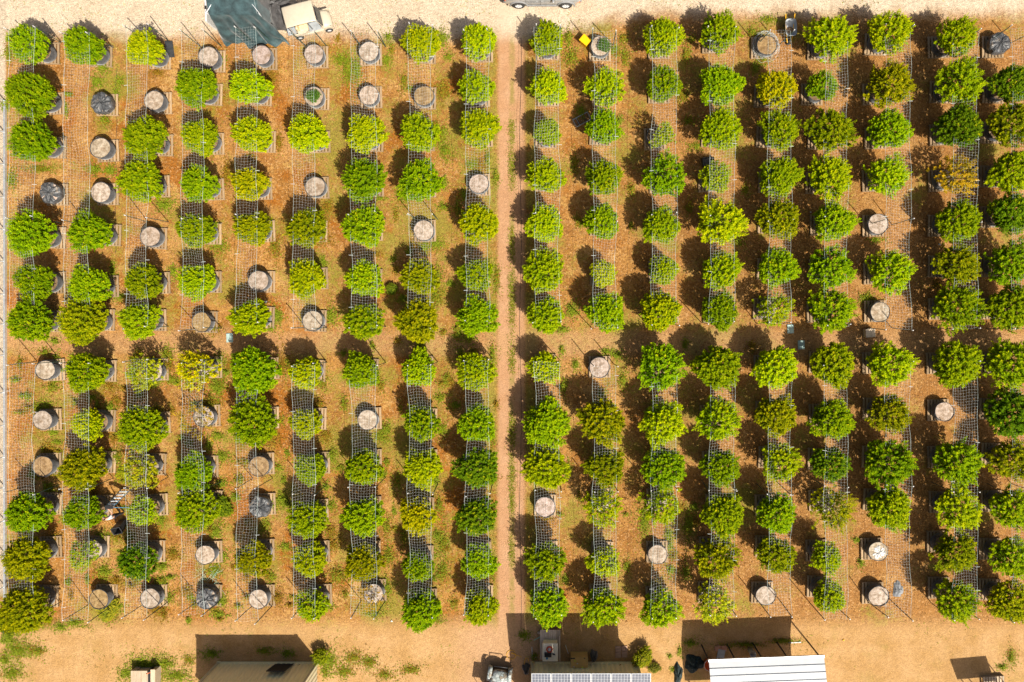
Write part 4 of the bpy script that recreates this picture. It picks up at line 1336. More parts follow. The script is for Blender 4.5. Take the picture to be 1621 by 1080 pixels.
# ------------------------------------------------------------------ pale camouflage off-road vehicle at the bottom edge
q0 = I(789, 1068, 0.8).xy.to_3d()
qv = empty('off_road_vehicle', (q0.x, q0.y - 0.55, 0), math.radians(-8))
tag(qv, 'small off-road vehicle with pale camouflage bodywork at bottom edge', 'vehicle')
P = []
for (y, w, z) in ((0.80, 0.36, 0.70), (0.74, 0.46, 0.86), (0.5, 0.52, 0.97), (0.1, 0.55, 1.05), (-0.3, 0.54, 1.06)):
    P.append([(w * fx, y - 0.10 * abs(fx) ** 2, z - 0.12 * abs(fx) ** 2.5) for fx in (-1, -0.7, -0.35, 0, 0.35, 0.7, 1)])
mb = MB(); mb.grid(list(reversed(P)), smooth=True); hd = mb.build('hood', M['camo'], qv)
hd.modifiers.new('thickness', 'SOLIDIFY').thickness = 0.03
for sx in (-1, 1):
    P = []
    for k in range(7):
        a = math.pi * k / 6
        P.append([(sx * 0.46, 0.45 + 0.42 * math.cos(a), 0.55 + 0.36 * math.sin(a)), (sx * 0.70, 0.45 + 0.46 * math.cos(a), 0.52 + 0.36 * math.sin(a))])
    mb = MB(); mb.grid(P); f_ = mb.build('fender', M['camo'], qv); f_.modifiers.new('thickness', 'SOLIDIFY').thickness = 0.03
    for yy in (0.45, -1.05):
        mb = MB(); mb.lathe([(0.12, -0.1), (0.26, -0.12), (0.31, -0.08), (0.31, 0.08), (0.26, 0.12), (0.12, 0.1)], 20, (sx * 0.56, yy, 0.31), 'X')
        wh = mb.build('wheel', M['tyre'], qv)
        mb = MB(); mb.lathe([(0.0, 0.07), (0.13, 0.07), (0.15, 0.03), (0.15, -0.05)], 14, (sx * 0.56, yy, 0.31), 'X'); mb.build('rim', M['steel'], wh)
mb = MB(); mb.tube([(-0.42, 0.84, 0.5), (-0.38, 0.95, 0.72), (0.38, 0.95, 0.72), (0.42, 0.84, 0.5)], 0.028, 7); mb.build('bumper', M['black'], qv)
MB().box((0, -0.25, 0.5), (0.80, 1.9, 0.5), bev=0.06).build('chassis', M['black'], qv)
MB().box((0, -0.72, 0.86), (0.72, 0.42, 0.22), bev=0.06).build('seat', M['black'], qv)
MB().box((0, -0.95, 1.1), (0.72, 0.12, 0.45), bev=0.05).build('backrest', M['black'], qv)
mb = MB(); mb.tube([(-0.18 + 0.17 * math.cos(a), -0.36 + 0.08 * math.sin(a), 1.12 + 0.13 * math.sin(a)) for a in [2 * math.pi * k / 18 for k in range(19)]], 0.016, 6, cap=False); mb.build('steering_wheel', M['black'], qv)
for sx in (-1, 1):
    mb = MB(); mb.tube([(sx * 0.5, 0.0, 0.95), (sx * 0.5, -0.35, 1.75), (sx * 0.5, -1.1, 1.75), (sx * 0.52, -1.3, 0.6)], 0.022, 7); mb.build('roll_bar', M['black'], qv)
MB().box((0, -0.72, 1.79), (1.1, 0.9, 0.04), bev=0.015).build('roof', M['camo'], qv)

# ------------------------------------------------------------------ shade board and crate at the bottom right, timber crate at the bottom left
def quad_board(name, pts, th, mat, label, cat):
    mb = MB()
    top = [Vector(p) for p in pts]
    mb.add([*top, *[p - Vector((0, 0, th)) for p in top]], [(0, 1, 2, 3), (7, 6, 5, 4), (0, 4, 5, 1), (1, 5, 6, 2), (2, 6, 7, 3), (3, 7, 4, 0)])
    return mb


sb_ = empty('solar_table', G(1566, 1090))
tag(sb_, 'tilted panel on legs whose shadow falls at the bottom right', 'panel')
o0 = G(1566, 1090)
hpx = [(1503, 1043), (1560, 1038), (1571, 1070), (1515, 1075)]
tops = []
for (x, y), hz in zip(hpx, (2.15, 2.15, 1.9, 1.9)):
    g = G(x + hz * 13.7, y + hz * 16.6); tops.append((g.x - o0.x, g.y - o0.y, hz))
tops = [tops[3], tops[2], tops[1], tops[0]]
quad_board('panel', tops, 0.04, None, '', '').build('panel', M['cell_dark'], sb_)
for p in tops:
    mb = MB(); mb.tube([(p[0] * 0.8, p[1] * 0.8, 0), (p[0] * 0.85, p[1] * 0.85, p[2] - 0.03)], 0.03, 6); mb.build('leg', M['steel'], sb_)
sp = empty('pallet_stack', G(1570, 1083), 0.06)
tag(sp, 'yellowish slatted pallet cut by the bottom right edge', 'pallet')
for k in range(8):
    MB().box((-0.55 + k * 0.157, 0, 0.21), (0.10, 1.1, 0.03)).build('slat', M['plank'], sp, (0, 0, 0))
for yy in (-0.5, 0, 0.5):
    MB().box((0, yy, 0.10), (1.25, 0.08, 0.19)).build('stringer', M['plank'], sp)

tb = empty('timber_crate', I(227, 1074, 0.5).xy.to_3d())
tag(tb, 'pale plywood crate among weeds at bottom left', 'crate')
for k in range(3):
    MB().box((-0.52 + k * 0.31, -0.1, 0.57), (0.30, 1.15, 0.03)).build('plank', M['plank'], tb)
MB().box((0.62, -0.1, 0.62), (0.26, 1.35, 0.03)).build('side_plank', M['plank'], tb)
MB().box((0.36, -0.1, 0.32), (0.16, 1.1, 0.40)).build('liner', M['black'], tb)
MB().box((-0.55, -0.1, 0.28), (0.30, 1.1, 0.53)).build('end_box', M['plank'], tb)
MB().box((0.62, -0.1, 0.30), (0.24, 1.2, 0.58)).build('end_box', M['plank'], tb)
MB().box((-0.05, -0.1, 0.27), (0.66, 1.0, 0.53)).build('core', M['plank'], tb)
M['twine'] = M['orange']
mb = MB(); mb.tube([(0.22, 0.3, 0.6), (0.5, 0.42, 0.63)], 0.02, 5); mb.build('handle', M['orange'], tb)

# ------------------------------------------------------------------ vehicles along the top road
# silver off-road car, its near side at the lower edge
su = empty('parked_car', G(859, 14) + Vector((0, 0.92, 0)))
tag(su, 'silver off-road car parked at the top edge of the road', 'car')


def loft(sections, closed_ends=True):
    """sections: list of (x, [(y, z), ...]) rings"""
    mb = MB()
    P = [[(x, y, z) for (y, z) in ring] for x, ring in sections]
    mb.grid(P, True, True)
    if closed_ends:
        mb.add(P[0], [tuple(reversed(range(len(P[0]))))]); mb.add(P[-1], [tuple(range(len(P[-1])))])
    return mb


def car_ring(hw, z0, z1, tw):
    return [(-hw * 0.94, z0), (-hw, z0 + 0.12), (-hw, z1 - 0.14), (-tw, z1), (tw, z1), (hw, z1 - 0.14), (hw, z0 + 0.12), (hw * 0.94, z0)]


body = [(-2.18, car_ring(0.80, 0.55, 0.95, 0.70)), (-2.12, car_ring(0.88, 0.40, 1.06, 0.78)), (-1.3, car_ring(0.91, 0.36, 1.10, 0.82)), (0.0, car_ring(0.91, 0.36, 1.09, 0.82)),
        (0.75, car_ring(0.91, 0.36, 1.07, 0.80)), (1.6, car_ring(0.89, 0.38, 0.98, 0.74)), (2.08, car_ring(0.84, 0.42, 0.88, 0.66)), (2.2, car_ring(0.70, 0.50, 0.75, 0.56))]
loft(body).build('body', M['silver'], su)
cab = [(-2.0, [(-0.78, 1.06), (-0.60, 1.62), (0.60, 1.62), (0.78, 1.06)]), (-1.85, [(-0.80, 1.06), (-0.64, 1.74), (0.64, 1.74), (0.80, 1.06)]),
       (0.25, [(-0.80, 1.06), (-0.64, 1.74), (0.64, 1.74), (0.80, 1.06)]), (0.95, [(-0.78, 1.04), (-0.62, 1.12), (0.62, 1.12), (0.78, 1.04)])]
loft(cab).build('cabin', M['silver'], su)
for s_ in (-1, 1):
    for (xa, xb, ta, tb_) in ((-1.75, -1.05, -1.7, -1.05), (-0.95, -0.2, -0.95, -0.2), (-0.1, 0.62, -0.1, 0.26)):
        mb = MB()
        yb_, yt_ = s_ * 0.797, s_ * 0.668
        q = [(xa, yb_, 1.13), (xb, yb_, 1.13), (tb_, yt_, 1.64), (ta, yt_, 1.64)]
        mb.add(q if s_ < 0 else q[::-1], [(0, 1, 2, 3)])
        mb.build('side_window', M['glass'], su)
    for xw in (-1.38, 1.35):
        mb = MB(); mb.lathe([(0.20, -0.11), (0.32, -0.12), (0.365, -0.08), (0.365, 0.08), (0.32, 0.12), (0.20, 0.11)], 26, (xw, s_ * 0.83, 0.365), 'Y')
        wh = mb.build('wheel', M['tyre'], su)
        mb = MB(); mb.lathe([(0.21, 0.10 * s_), (0.19, 0.115 * s_), (0.19, 0.06 * s_)], 26, (xw, s_ * 0.83, 0.365), 'Y')
        for k in range(6):
            a = k * math.pi / 3
            mb.box((xw + 0.10 * math.cos(a), s_ * 0.935, 0.365 + 0.10 * math.sin(a)), (0.19, 0.03, 0.06), rot=Matrix.Rotation(-a, 3, 'Y'))
        mb.lathe([(0.0, 0.125 * s_), (0.05, 0.125 * s_), (0.055, 0.06 * s_)], 12, (xw, s_ * 0.83, 0.365), 'Y')
        mb.build('rim', M['alu'], wh)
        P = []
        for k in range(9):
            a = math.pi * k / 8
            P.append([(xw + 0.44 * math.cos(a), s_ * 0.86, 0.36 + 0.42 * math.sin(a)), (xw + 0.46 * math.cos(a), s_ * 0.955, 0.36 + 0.44 * math.sin(a)), (xw + 0.54 * math.cos(a), s_ * 0.955, 0.36 + 0.52 * math.sin(a)), (xw + 0.55 * math.cos(a), s_ * 0.88, 0.36 + 0.55 * math.sin(a))])
        mb = MB(); mb.grid(P); mb.build('wheel_arch', M['cladding'], su)
    MB().box((-0.02, s_ * 0.93, 0.40), (1.72, 0.05, 0.12), bev=0.015).build('sill', M['cladding'], su)
    MB().box((-0.02, s_ * 0.915, 0.72), (1.9, 0.012, 0.035)).build('trim_strip', M['cladding'], su)
    for xd in (-0.95, -0.12, 0.72):
        MB().box((xd, s_ * 0.912, 0.76), (0.012, 0.012, 0.56)).build('door_gap', M['black'], su)
    for xd in (-0.32, -0.02):
        MB().box((xd, s_ * 0.925, 0.93), (0.17, 0.03, 0.035), bev=0.008).build('door_handle', M['silver'], su)
    mb = MB(); mb.box((0.62, s_ * 1.0, 1.12), (0.12, 0.22, 0.15), bev=0.03); mb.build('mirror', M['silver'], su)
    MB().box((2.12, s_ * 0.62, 0.76), (0.14, 0.30, 0.14), bev=0.03).build('headlight', M['backsheet'], su)
    MB().box((-2.12, s_ * 0.76, 0.90), (0.14, 0.20, 0.26), bev=0.03).build('tail_light', M['red'], su)
    MB().box((2.05, s_ * 0.79, 0.60), (0.22, 0.12, 0.06), bev=0.01).build('indicator', M['orange'], su)
    MB().box((-0.8, s_ * 0.60, 1.79), (2.0, 0.04, 0.04)).build('roof_rail', M['cladding'], su)
MB().box((2.18, 0, 0.50), (0.16, 1.5, 0.2), bev=0.05).build('bumper', M['cladding'], su)
MB().box((-2.18, 0, 0.50), (0.16, 1.6, 0.2), bev=0.05).build('bumper', M['cladding'], su)
mb = MB(); mb.add([(0.97, -0.6, 1.115), (0.97, 0.6, 1.115), (0.33, 0.58, 1.73), (0.33, -0.58, 1.73)], [(0, 1, 2, 3)]); mb.build('windscreen', M['glass'], su)

# cream golf cart
gc = empty('golf_cart', G(494, 43), math.radians(14.6))
tag(gc, 'cream golf cart with flat roof beside the green tarp', 'golf cart')
mb = MB()
mb.box((0.05, 0, 0.33), (2.0, 1.06, 0.14), bev=0.04)
mb.build('floor_pan', M['cream'], gc)
P = []
for (x, w, z) in ((0.72, 0.50, 0.74), (0.95, 0.55, 0.72), (1.18, 0.54, 0.62), (1.30, 0.46, 0.45), (1.31, 0.42, 0.30)):
    P.append([(x - 0.05 * abs(f_) ** 2, w * f_, z - 0.07 * abs(f_) ** 3) for f_ in (-1, -0.6, -0.2, 0.2, 0.6, 1)])
mb = MB(); mb.grid(list(reversed(P))); o = mb.build('front_cowl', M['cream'], gc); o.modifiers.new('thickness', 'SOLIDIFY').thickness = 0.03
for sy in (-1, 1):
    mb = MB(); mb.box((1.0, sy * 0.52, 0.46), (0.55, 0.05, 0.34), bev=0.02); mb.build('front_wing', M['cream'], gc)
    mb = MB(); mb.box((-0.62, sy * 0.52, 0.50), (0.75, 0.06, 0.36), bev=0.03); mb.build('rear_wing', M['cream'], gc)
    for xw in (-0.78, 0.98):
        mb = MB(); mb.lathe([(0.10, -0.09), (0.19, -0.10), (0.225, -0.06), (0.225, 0.06), (0.19, 0.10), (0.10, 0.09)], 20, (xw, sy * 0.50, 0.225), 'Y'); wh = mb.build('wheel', M['tyre'], gc)
        mb = MB(); mb.lathe([(0.0, 0.098 * sy), (0.12, 0.098 * sy), (0.125, 0.07 * sy)], 16, (xw, sy * 0.50, 0.225), 'Y'); mb.build('hubcap', M['backsheet'], wh)
    for xs_, zt in ((-0.88, 1.80), (0.62, 1.80)):
        mb = MB(); mb.tube([(xs_ + (0.18 if xs_ > 0 else -0.04), sy * 0.50, 0.66), (xs_, sy * 0.48, zt)], 0.018, 6); mb.build('roof_strut', M['cream'], gc)
MB().box((-0.42, 0, 0.56), (0.62, 1.0, 0.36), bev=0.04).build('seat_box', M['cream'], gc)
MB().box((-0.30, 0, 0.79), (0.52, 0.98, 0.12), bev=0.05).build('seat', M['cream_seat'], gc)
MB().box((-0.60, 0, 1.02), (0.12, 0.96, 0.38), bev=0.05).build('backrest', M['cream_seat'], gc)
MB().box((-1.05, 0, 0.62), (0.48, 0.92, 0.08), bev=0.02).build('bag_deck', M['grey'], gc)
MB().box((0.25, 0, 0.405), (0.7, 0.9, 0.012)).build('floor_mat', M['grey'], gc)
mb = MB(); mb.tube([(0.78, 0.24, 0.72), (0.52, 0.24, 0.98)], 0.02, 6); mb.build('steering_column', M['black'], gc)
mb = MB(); mb.tube([(0.50 + 0.08 * math.cos(a), 0.24 + 0.17 * math.sin(a), 0.99 - 0.11 * math.cos(a)) for a in [2 * math.pi * k / 18 for k in range(19)]], 0.013, 6, cap=False); mb.build('steering_wheel', M['black'], gc)
MB().box((0.74, 0, 0.80), (0.16, 0.96, 0.10), bev=0.03).build('dashboard', M['black'], gc)
mb = MB(); mb.add([(0.84, -0.46, 0.82), (0.84, 0.46, 0.82), (0.72, 0.46, 1.3), (0.72, -0.46, 1.3)], [(0, 1, 2, 3)]); o = mb.build('windscreen', M['glass'], gc); o.modifiers.new('thickness', 'SOLIDIFY').thickness = 0.008
P = []
for (x, z) in ((-1.02, 1.80), (-0.95, 1.85), (-0.3, 1.89), (0.4, 1.88), (0.70, 1.83), (0.74, 1.79)):
    P.append([(x, 0.60 * f_, z - 0.05 * abs(f_) ** 4) for f_ in (-1, -0.9, -0.5, 0, 0.5, 0.9, 1)])
mb = MB(); mb.grid(list(reversed(P))); o = mb.build('roof', M['cream'], gc); o.modifiers.new('thickness', 'SOLIDIFY').thickness = 0.035
mb = MB(); mb.tube([(0.70, -0.6, 1.76), (-1.0, -0.6, 1.76), (-1.0, 0.6, 1.76), (0.7, 0.6, 1.76)], 0.014, 6); mb.build('roof_frame', M['black'], gc)

# ------------------------------------------------------------------ green tarp over a canopy, black sheet, white board
def drape(rows, cols=34, seed=0, fold=0.05, edge=0.0):
    """rows: list of (x0, x1, y_px, z) in photograph ground pixels, north to south"""
    r = random.Random(seed)
    ph = [r.uniform(0, 6.28) for _ in range(8)]
    dense = []
    for i in range(len(rows) - 1):
        for k in range(5):
            t = k / 5
            dense.append([rows[i][j] + (rows[i + 1][j] - rows[i][j]) * t for j in range(4)])
    dense.append(list(rows[-1]))
    P = []
    N = len(dense)
    for i, (xa, xb, yy, z) in enumerate(dense):
        row = []
        f = i / (N - 1)
        for j in range(cols):
            u = j / (cols - 1)
            w = math.sin(u * 17 + ph[0] + 3 * f) + 0.7 * math.sin(u * 31 + ph[1] - 4 * f) + 0.6 * math.sin(u * 9 + f * 11 + ph[2])
            amp = fold * (0.25 + 0.75 * f)
            p = G(xa + (xb - xa) * u, yy)
            ed = min(1.0, u / 0.06, (1 - u) / 0.06)
            zz = z * (0.35 + 0.65 * ed) if edge else z
            row.append((p.x + 0.3 * amp * w, p.y + amp * w * (1 if z < 1.9 else 0.2), max(0.012, zz + amp * 0.5 * w * (0.5 if z > 1.9 else 1))))
        P.append(row)
    mb = MB(); mb.grid(list(reversed(P)))
    return mb


tp = empty('tarp_canopy', (0, 0, 0))
tag(tp, 'dark green tarp draped over a canopy beside the golf cart', 'tarp')
drape([(352, 436, 26, 2.40), (353, 437, 47, 2.06), (352, 442, 53, 1.45), (351, 447, 60, 0.80), (355, 452, 66, 0.28), (360, 460, 72, 0.03)], 60, 3, 0.10, 1).build('green_sheet', M['tarp_green'], tp)
drape([(345, 440, -55, 0.9), (350, 438, -35, 2.2), (351, 437, -5, 2.52), (351.5, 436.5, 27.5, 2.41)], 30, 5, 0.04, 1).build('black_sheet', M['tarp_black'], tp)
for (x, y) in ((356, 46), (433, 46)):
    g = G(x, y); mb = MB(); mb.tube([(g.x, g.y, 0), (g.x, g.y, 2.04)], 0.022, 6); mb.build('canopy_pole', M['alu'], tp)
ga, gb, gd = G(354, 48, 2.11), G(436, 48, 2.11), G(395, -5, 2.62)
for a_, b_ in ((ga, gd), (gb, gd)):
    mb = MB(); mb.tube([a_, b_], 0.016, 6); mb.build('roof_pole', M['alu'], tp)
heap('black_sheet', 450, 22, 27, 26, 1.15, M['tarp_black'], 'black plastic sheet piled between green tarp and golf cart', 'sheet', 31)
wb_ = empty('white_board', G(342, 30), 0.03)
tag(wb_, 'white board standing left of the green tarp canopy', 'board')
MB().box((0, 0, 0.62), (0.10, 1.35, 1.2), bev=0.01).build('panel', M['white'], wb_)
MB().box((0.0, 0.12, 1.225), (0.12, 0.20, 0.03), bev=0.01).build('clasp', M['black'], wb_)
MB().box((0, 0.5, 0.02), (0.3, 0.06, 0.03)).build('foot', M['white'], wb_)
MB().box((0, -0.5, 0.02), (0.3, 0.06, 0.03)).build('foot', M['white'], wb_)

# ------------------------------------------------------------------ loose things in the field
# wheelbarrow
wbw = empty('wheelbarrow', I(1251, 45, 0.5).xy.to_3d(), math.radians(2))
tag(wbw, 'grey wheelbarrow with yellow handles behind the netted pot', 'wheelbarrow')
P = []
for (hw, hl, z) in ((0.33, 0.50, 0.66), (0.31, 0.47, 0.64), (0.24, 0.34, 0.42), (0.20, 0.28, 0.40), (0.02, 0.02, 0.40)):
    P.append([(hw * math.copysign(abs(math.cos(a)) ** 0.45, math.cos(a)), hl * math.copysign(abs(math.sin(a)) ** 0.45, math.sin(a)), z) for a in [2 * math.pi * (k + 0.5) / 28 for k in range(28)]])
mb = MB(); mb.grid(list(reversed(P)), True, True); o = mb.build('tray', M['grey'], wbw); o.modifiers.new('thickness', 'SOLIDIFY').thickness = 0.012
mb = MB(); mb.lathe([(0, 0.47), (0.12, 0.46), (0.21, 0.43)], 18, (0, -0.08, 0)); mb.build('dirt_load', M['pot_soil'], wbw).color = BROWNSOIL
for sx in (-1, 1):
    mb = MB(); mb.tube([(sx * 0.10, -0.72, 0.22), (sx * 0.20, -0.3, 0.37), (sx * 0.24, 0.35, 0.45), (sx * 0.26, 0.80, 0.60)], 0.024, 7); mb.build('handle', M['yellow'], wbw)
    mb = MB(); mb.tube([(sx * 0.22, 0.25, 0.40), (sx * 0.24, 0.30, 0.01), (sx * 0.22, 0.42, 0.01)], 0.015, 6); mb.build('leg', M['black'], wbw)
mb = MB(); mb.lathe([(0.08, -0.04), (0.16, -0.05), (0.19, 0), (0.16, 0.05), (0.08, 0.04)], 18, (0, -0.66, 0.19), 'X'); mb.build('wheel', M['tyre'], wbw)
# pale netting round the pot beside it
g = I(1214, 72, 0.4).xy.to_3d()
mb = MB()
rr = random.Random(4)
for k in range(30):
    a = rr.uniform(0, 6.28); r0 = rr.uniform(0.58, 0.82)
    pts = []
    for q in range(7):
        a += rr.uniform(0.1, 0.45) * (1 if k % 2 else -1)
        pts.append((r0 * math.cos(a) + rr.uniform(-.06, .06), r0 * math.sin(a) * 1.1 + rr.uniform(-.06, .06), 0.03 + max(0, 0.55 - (r0 - 0.6) * 1.6) * rr.uniform(0.5, 1)))
    mb.tube(pts, 0.006, 4, cap=False)
o = mb.build('loose_netting', M['net'], None, g); tag(o, 'pale netting bunched around the pot by the wheelbarrow', 'netting')
g = I(333, 920, 0.1).xy.to_3d()
mb = MB()
for k in range(70):
    x, y = rr.uniform(-0.75, 0.6), rr.uniform(-0.9, 0.8)
    pts = [(x + q * 0.09 * math.cos(k), y + q * 0.09 * math.sin(k * 1.7) + 0.03 * math.sin(q), 0.05 + 0.08 * abs(math.sin(q + k))) for q in range(6)]
    mb.tube(pts, 0.006, 4, cap=False)
o = mb.build('loose_netting', M['net_green'], None, g); tag(o, 'green netting lying above the black bagged pot, bottom left', 'netting')

# yellow bin
yb = empty('yellow_bin', I(926, 66, 0.3).xy.to_3d(), math.radians(-40))
tag(yb, 'bright yellow plastic bin beside the sprouting pot', 'bin')
P = []
for (w, d, z) in ((0.21, 0.17, 0.0), (0.25, 0.205, 0.50), (0.275, 0.225, 0.50), (0.275, 0.225, 0.54), (0.245, 0.20, 0.54), (0.20, 0.16, 0.06)):
    P.append([(-w, -d, z), (w, -d, z), (w, d, z), (-w, d, z)])
mb = MB(); mb.grid(P, False, True); mb.add(P[-1], [(0, 1, 2, 3)]); mb.build('tub', M['yellow'], yb)
MB().box((0, 0, 0.555), (0.56, 0.46, 0.03), bev=0.01).build('lid', M['yellow'], yb)

# black lattice tray in the shade
bt = empty('lattice_tray', G(921, 190), math.radians(28))
tag(bt, 'black lattice tray lying in plant shade, second column right of path', 'tray')
for sy in (-1, 1): MB().box((0, sy * 0.24, 0.06), (1.0, 0.03, 0.12)).build('long_side', M['grey'], bt)
for sx in (-1, 1): MB().box((sx * 0.485, 0, 0.06), (0.03, 0.45, 0.12)).build('short_side', M['grey'], bt)
for k in range(9): MB().box((-0.40 + k * 0.1, 0, 0.02), (0.03, 0.45, 0.02)).build('slat', M['plastic_black'], bt)
MB().box((-0.27, 0, 0.08), (0.02, 0.45, 0.06)).build('divider', M['grey'], bt)

# black sheet near the top left
o = MB().box((0, 0, 0.02), (0.42, 0.92, 0.03)).build('rubber_mat', M['plastic_black'], None, G(271, 80, 0.15), (0.08, 0.20, 0.12))
tag(o, 'black rectangular mat tilted beside the third bush of top row', 'mat')
# trolley under the nets
tr_ = empty('trolley', G(396, 637), math.radians(18))
tag(tr_, 'dark metal trolley between two large green bushes', 'trolley')
for sy in (-1, 1): MB().box((0, sy * 0.22, 0.40), (1.25, 0.04, 0.04)).build('rail', M['steel'], tr_)
for k in range(6): MB().box((-0.55 + k * 0.22, 0, 0.40), (0.04, 0.40, 0.03)).build('rung', M['steel'], tr_)
for sx in (-1, 1):
    for sy in (-1, 1):
        mb = MB(); mb.lathe([(0.03, -0.03), (0.11, -0.03), (0.11, 0.03), (0.03, 0.03)], 14, (sx * 0.45, sy * 0.22, 0.11), 'Y'); mb.build('wheel', M['tyre'], tr_)
        MB().box((sx * 0.45, sy * 0.22, 0.26), (0.04, 0.03, 0.25)).build('leg', M['steel'], tr_)
# small boxes and lids in the cross lane
bx = empty('storage_box', G(1373, 527), math.radians(4))
tag(bx, 'small beige box standing in the cross lane', 'box')
MB().box((0, 0, 0.20), (0.52, 0.46, 0.38), bev=0.02).build('body', M['box_beige'], bx)
MB().box((0, 0, 0.405), (0.56, 0.50, 0.035), bev=0.01).build('lid', M['box_beige'], bx)
for (x, y, lb) in ((1251, 521, 'grey green valve lid in the sun of the cross lane'), (1268, 546, 'grey green valve lid in plant shade of the cross lane'),
                   (364, 535, 'teal valve lid in the cross lane, left half')):
    o = MB().box((0, 0, 0.03), (0.38, 0.52, 0.06), bev=0.012).box((0, 0.12, 0.065), (0.1, 0.03, 0.015)).build('valve_lid', M['lid'], None, G(x, y, 0.004), (0, 0, 0.03))
    tag(o, lb, 'lid', 'valve lids')
bc = empty('black_crate', G(1120, 257), 0.1)
tag(bc, 'black plastic crate in shade, fourth column right of path', 'crate')
for sx in (-1, 1): MB().box((sx * 0.33, 0, 0.15), (0.02, 0.46, 0.28)).build('side', M['plastic_black'], bc)
for sy in (-1, 1): MB().box((0, sy * 0.23, 0.15), (0.64, 0.02, 0.28)).build('end', M['plastic_black'], bc)
MB().box((0, 0, 0.02), (0.64, 0.44, 0.02)).build('base', M['plastic_black'], bc)
heap('grey_cloth', 1421, 933, 8, 13, 0.16, M['grey_fabric'], 'crumpled grey cloth beside the lowest bare pot, right half', 'cloth', 41)
o = heap('orange_bag', 893, 944, 4, 3, 0.2, M['orange'], 'small orange bag between the two lowest columns right of path', 'bag', 43)
for k, (x, y, w, lb) in enumerate(((421, 478, 0.16, 'white stone below a bare pot in the fifth column'), (1283, 336, 0.10, 'white scrap in shade right of the path'),
                                   (1487, 387, 0.12, 'white scrap in shade near the right edge'), (620, 983, 0.12, 'white scrap on the dirt below the seventh column'),
                                   (1335, 1013, 0.10, 'yellow leaf on the open dirt right of shelter'))):
    mb = MB(); r3 = random.Random(k)
    mb.lathe([(0.0, w * 0.5), (w * 0.4, w * 0.4), (w * 0.55, w * 0.1), (w * 0.5, 0)], 9, wob=lambda a, z: 0.02 * math.sin(3 * a + k))
    o = mb.build('scrap' if k else 'stone', M['yellow'] if k == 4 else M['white'], None, G(x, y, 0.004)); tag(o, lb, 'stone' if k == 0 else 'scrap')
# drip hoses along some columns
for (x, ya, yb2, lb) in ((184, 110, 400, 'thin black drip line along the second column from fence'), (300, 540, 700, 'thin black drip line along the fourth column from fence'),
                         (824, 60, 1000, 'thin black drip line along the right edge of the path')):
    pts = []
    for k in range(24):
        yy = ya + (yb2 - ya) * k / 23
        g = G(x + 1.5 * math.sin(k * 0.9 + x), yy, 0.018); pts.append(g)
    mb = MB(); mb.tube(pts, 0.011, 5)
    o = mb.build('drip_line', M['black'], None); tag(o, lb, 'hose')

# ------------------------------------------------------------------ stepladder, tipped bin and person, lower left
ld = empty('stepladder', G(200, 790))
tag(ld, 'open blue stepladder standing between the bushes, lower left', 'ladder')
hT = 1.55
for sx in (-1, 1):
    mb = MB(); mb.tube([(sx * 0.29, 0.58, 0), (sx * 0.20, -0.02, hT)], 0.028, 4); mb.build('front_rail', M['blue'], ld)
    mb = MB(); mb.tube([(sx * 0.27, -0.50, 0), (sx * 0.20, -0.06, hT)], 0.022, 4); mb.build('rear_rail', M['blue'], ld)
for k in range(5):
    t_ = (k + 0.8) / 5.6
    MB().box((0, 0.58 - 0.60 * t_, hT * t_), (0.54 - 0.16 * t_, 0.10, 0.025)).build('step', M['alu'], ld)
MB().box((0, -0.04, hT + 0.02), (0.46, 0.20, 0.05), bev=0.01).build('top_cap', M['black'], ld)
for k in (0.3, 0.65):
    MB().box((0, -0.50 + 0.44 * k, hT * k), (0.48 - 0.1 * k, 0.03, 0.02)).build('rear_bar', M['alu'], ld)
tbn = empty('bin', G(197, 826), math.radians(14))
tag(tbn, 'tall black plastic bin tilted beside the person', 'bin')
P = []
for (w, d, z) in ((0.19, 0.15, 0.0), (0.25, 0.21, 0.82), (0.27, 0.23, 0.82), (0.27, 0.23, 0.86), (0.235, 0.195, 0.86), (0.18, 0.14, 0.05)):
    P.append([(-w, -d, z), (w, -d, z), (w, d, z), (-w, d, z)])
mb = MB(); mb.grid(P, False, True); mb.add(P[-1], [(0, 1, 2, 3)]); mb.add(P[0], [(3, 2, 1, 0)])
mb.build('tub', M['plastic_black'], tbn, (0, 0.05, 0.07), (math.radians(24), 0, 0))


def skin_mesh(name, joints, edges, roots=(0,), sub=2):
    """joints: list of ((x, y, z), radius or (rx, ry)); grown with a Skin modifier and turned into a plain mesh"""
    me = bpy.data.meshes.new(name + '_cage')
    me.from_pydata([j[0] for j in joints], edges, [])
    ob_ = bpy.data.objects.new(name + '_cage', me)
    COL.objects.link(ob_)
    ob_.modifiers.new('skin', 'SKIN')
    if not me.skin_vertices:
        bpy.context.view_layer.objects.active = ob_
        bpy.ops.mesh.customdata_skin_add()
    for i, j in enumerate(joints):
        sv = me.skin_vertices[0].data[i]
        sv.radius = (j[1], j[1]) if not isinstance(j[1], tuple) else j[1]
        sv.use_root = i in roots
    sb2 = ob_.modifiers.new('sub', 'SUBSURF'); sb2.levels = sub; sb2.render_levels = sub
    dg = bpy.context.evaluated_depsgraph_get()
    dg.update()
    m2 = bpy.data.meshes.new_from_object(ob_.evaluated_get(dg))
    bpy.data.objects.remove(ob_)
    m2.name = name
    for p in m2.polygons: p.use_smooth = True
    m2.materials.clear()
    return m2


pe = empty('person', G(194, 811), math.radians(8))
tag(pe, 'person in white T-shirt and black trousers reaching towards the stepladder', 'person')
J = []; E = []


def jt(p, r, parent=None):
    J.append((p, r)); i = len(J) - 1
    if parent is not None: E.append((parent, i))
    return i


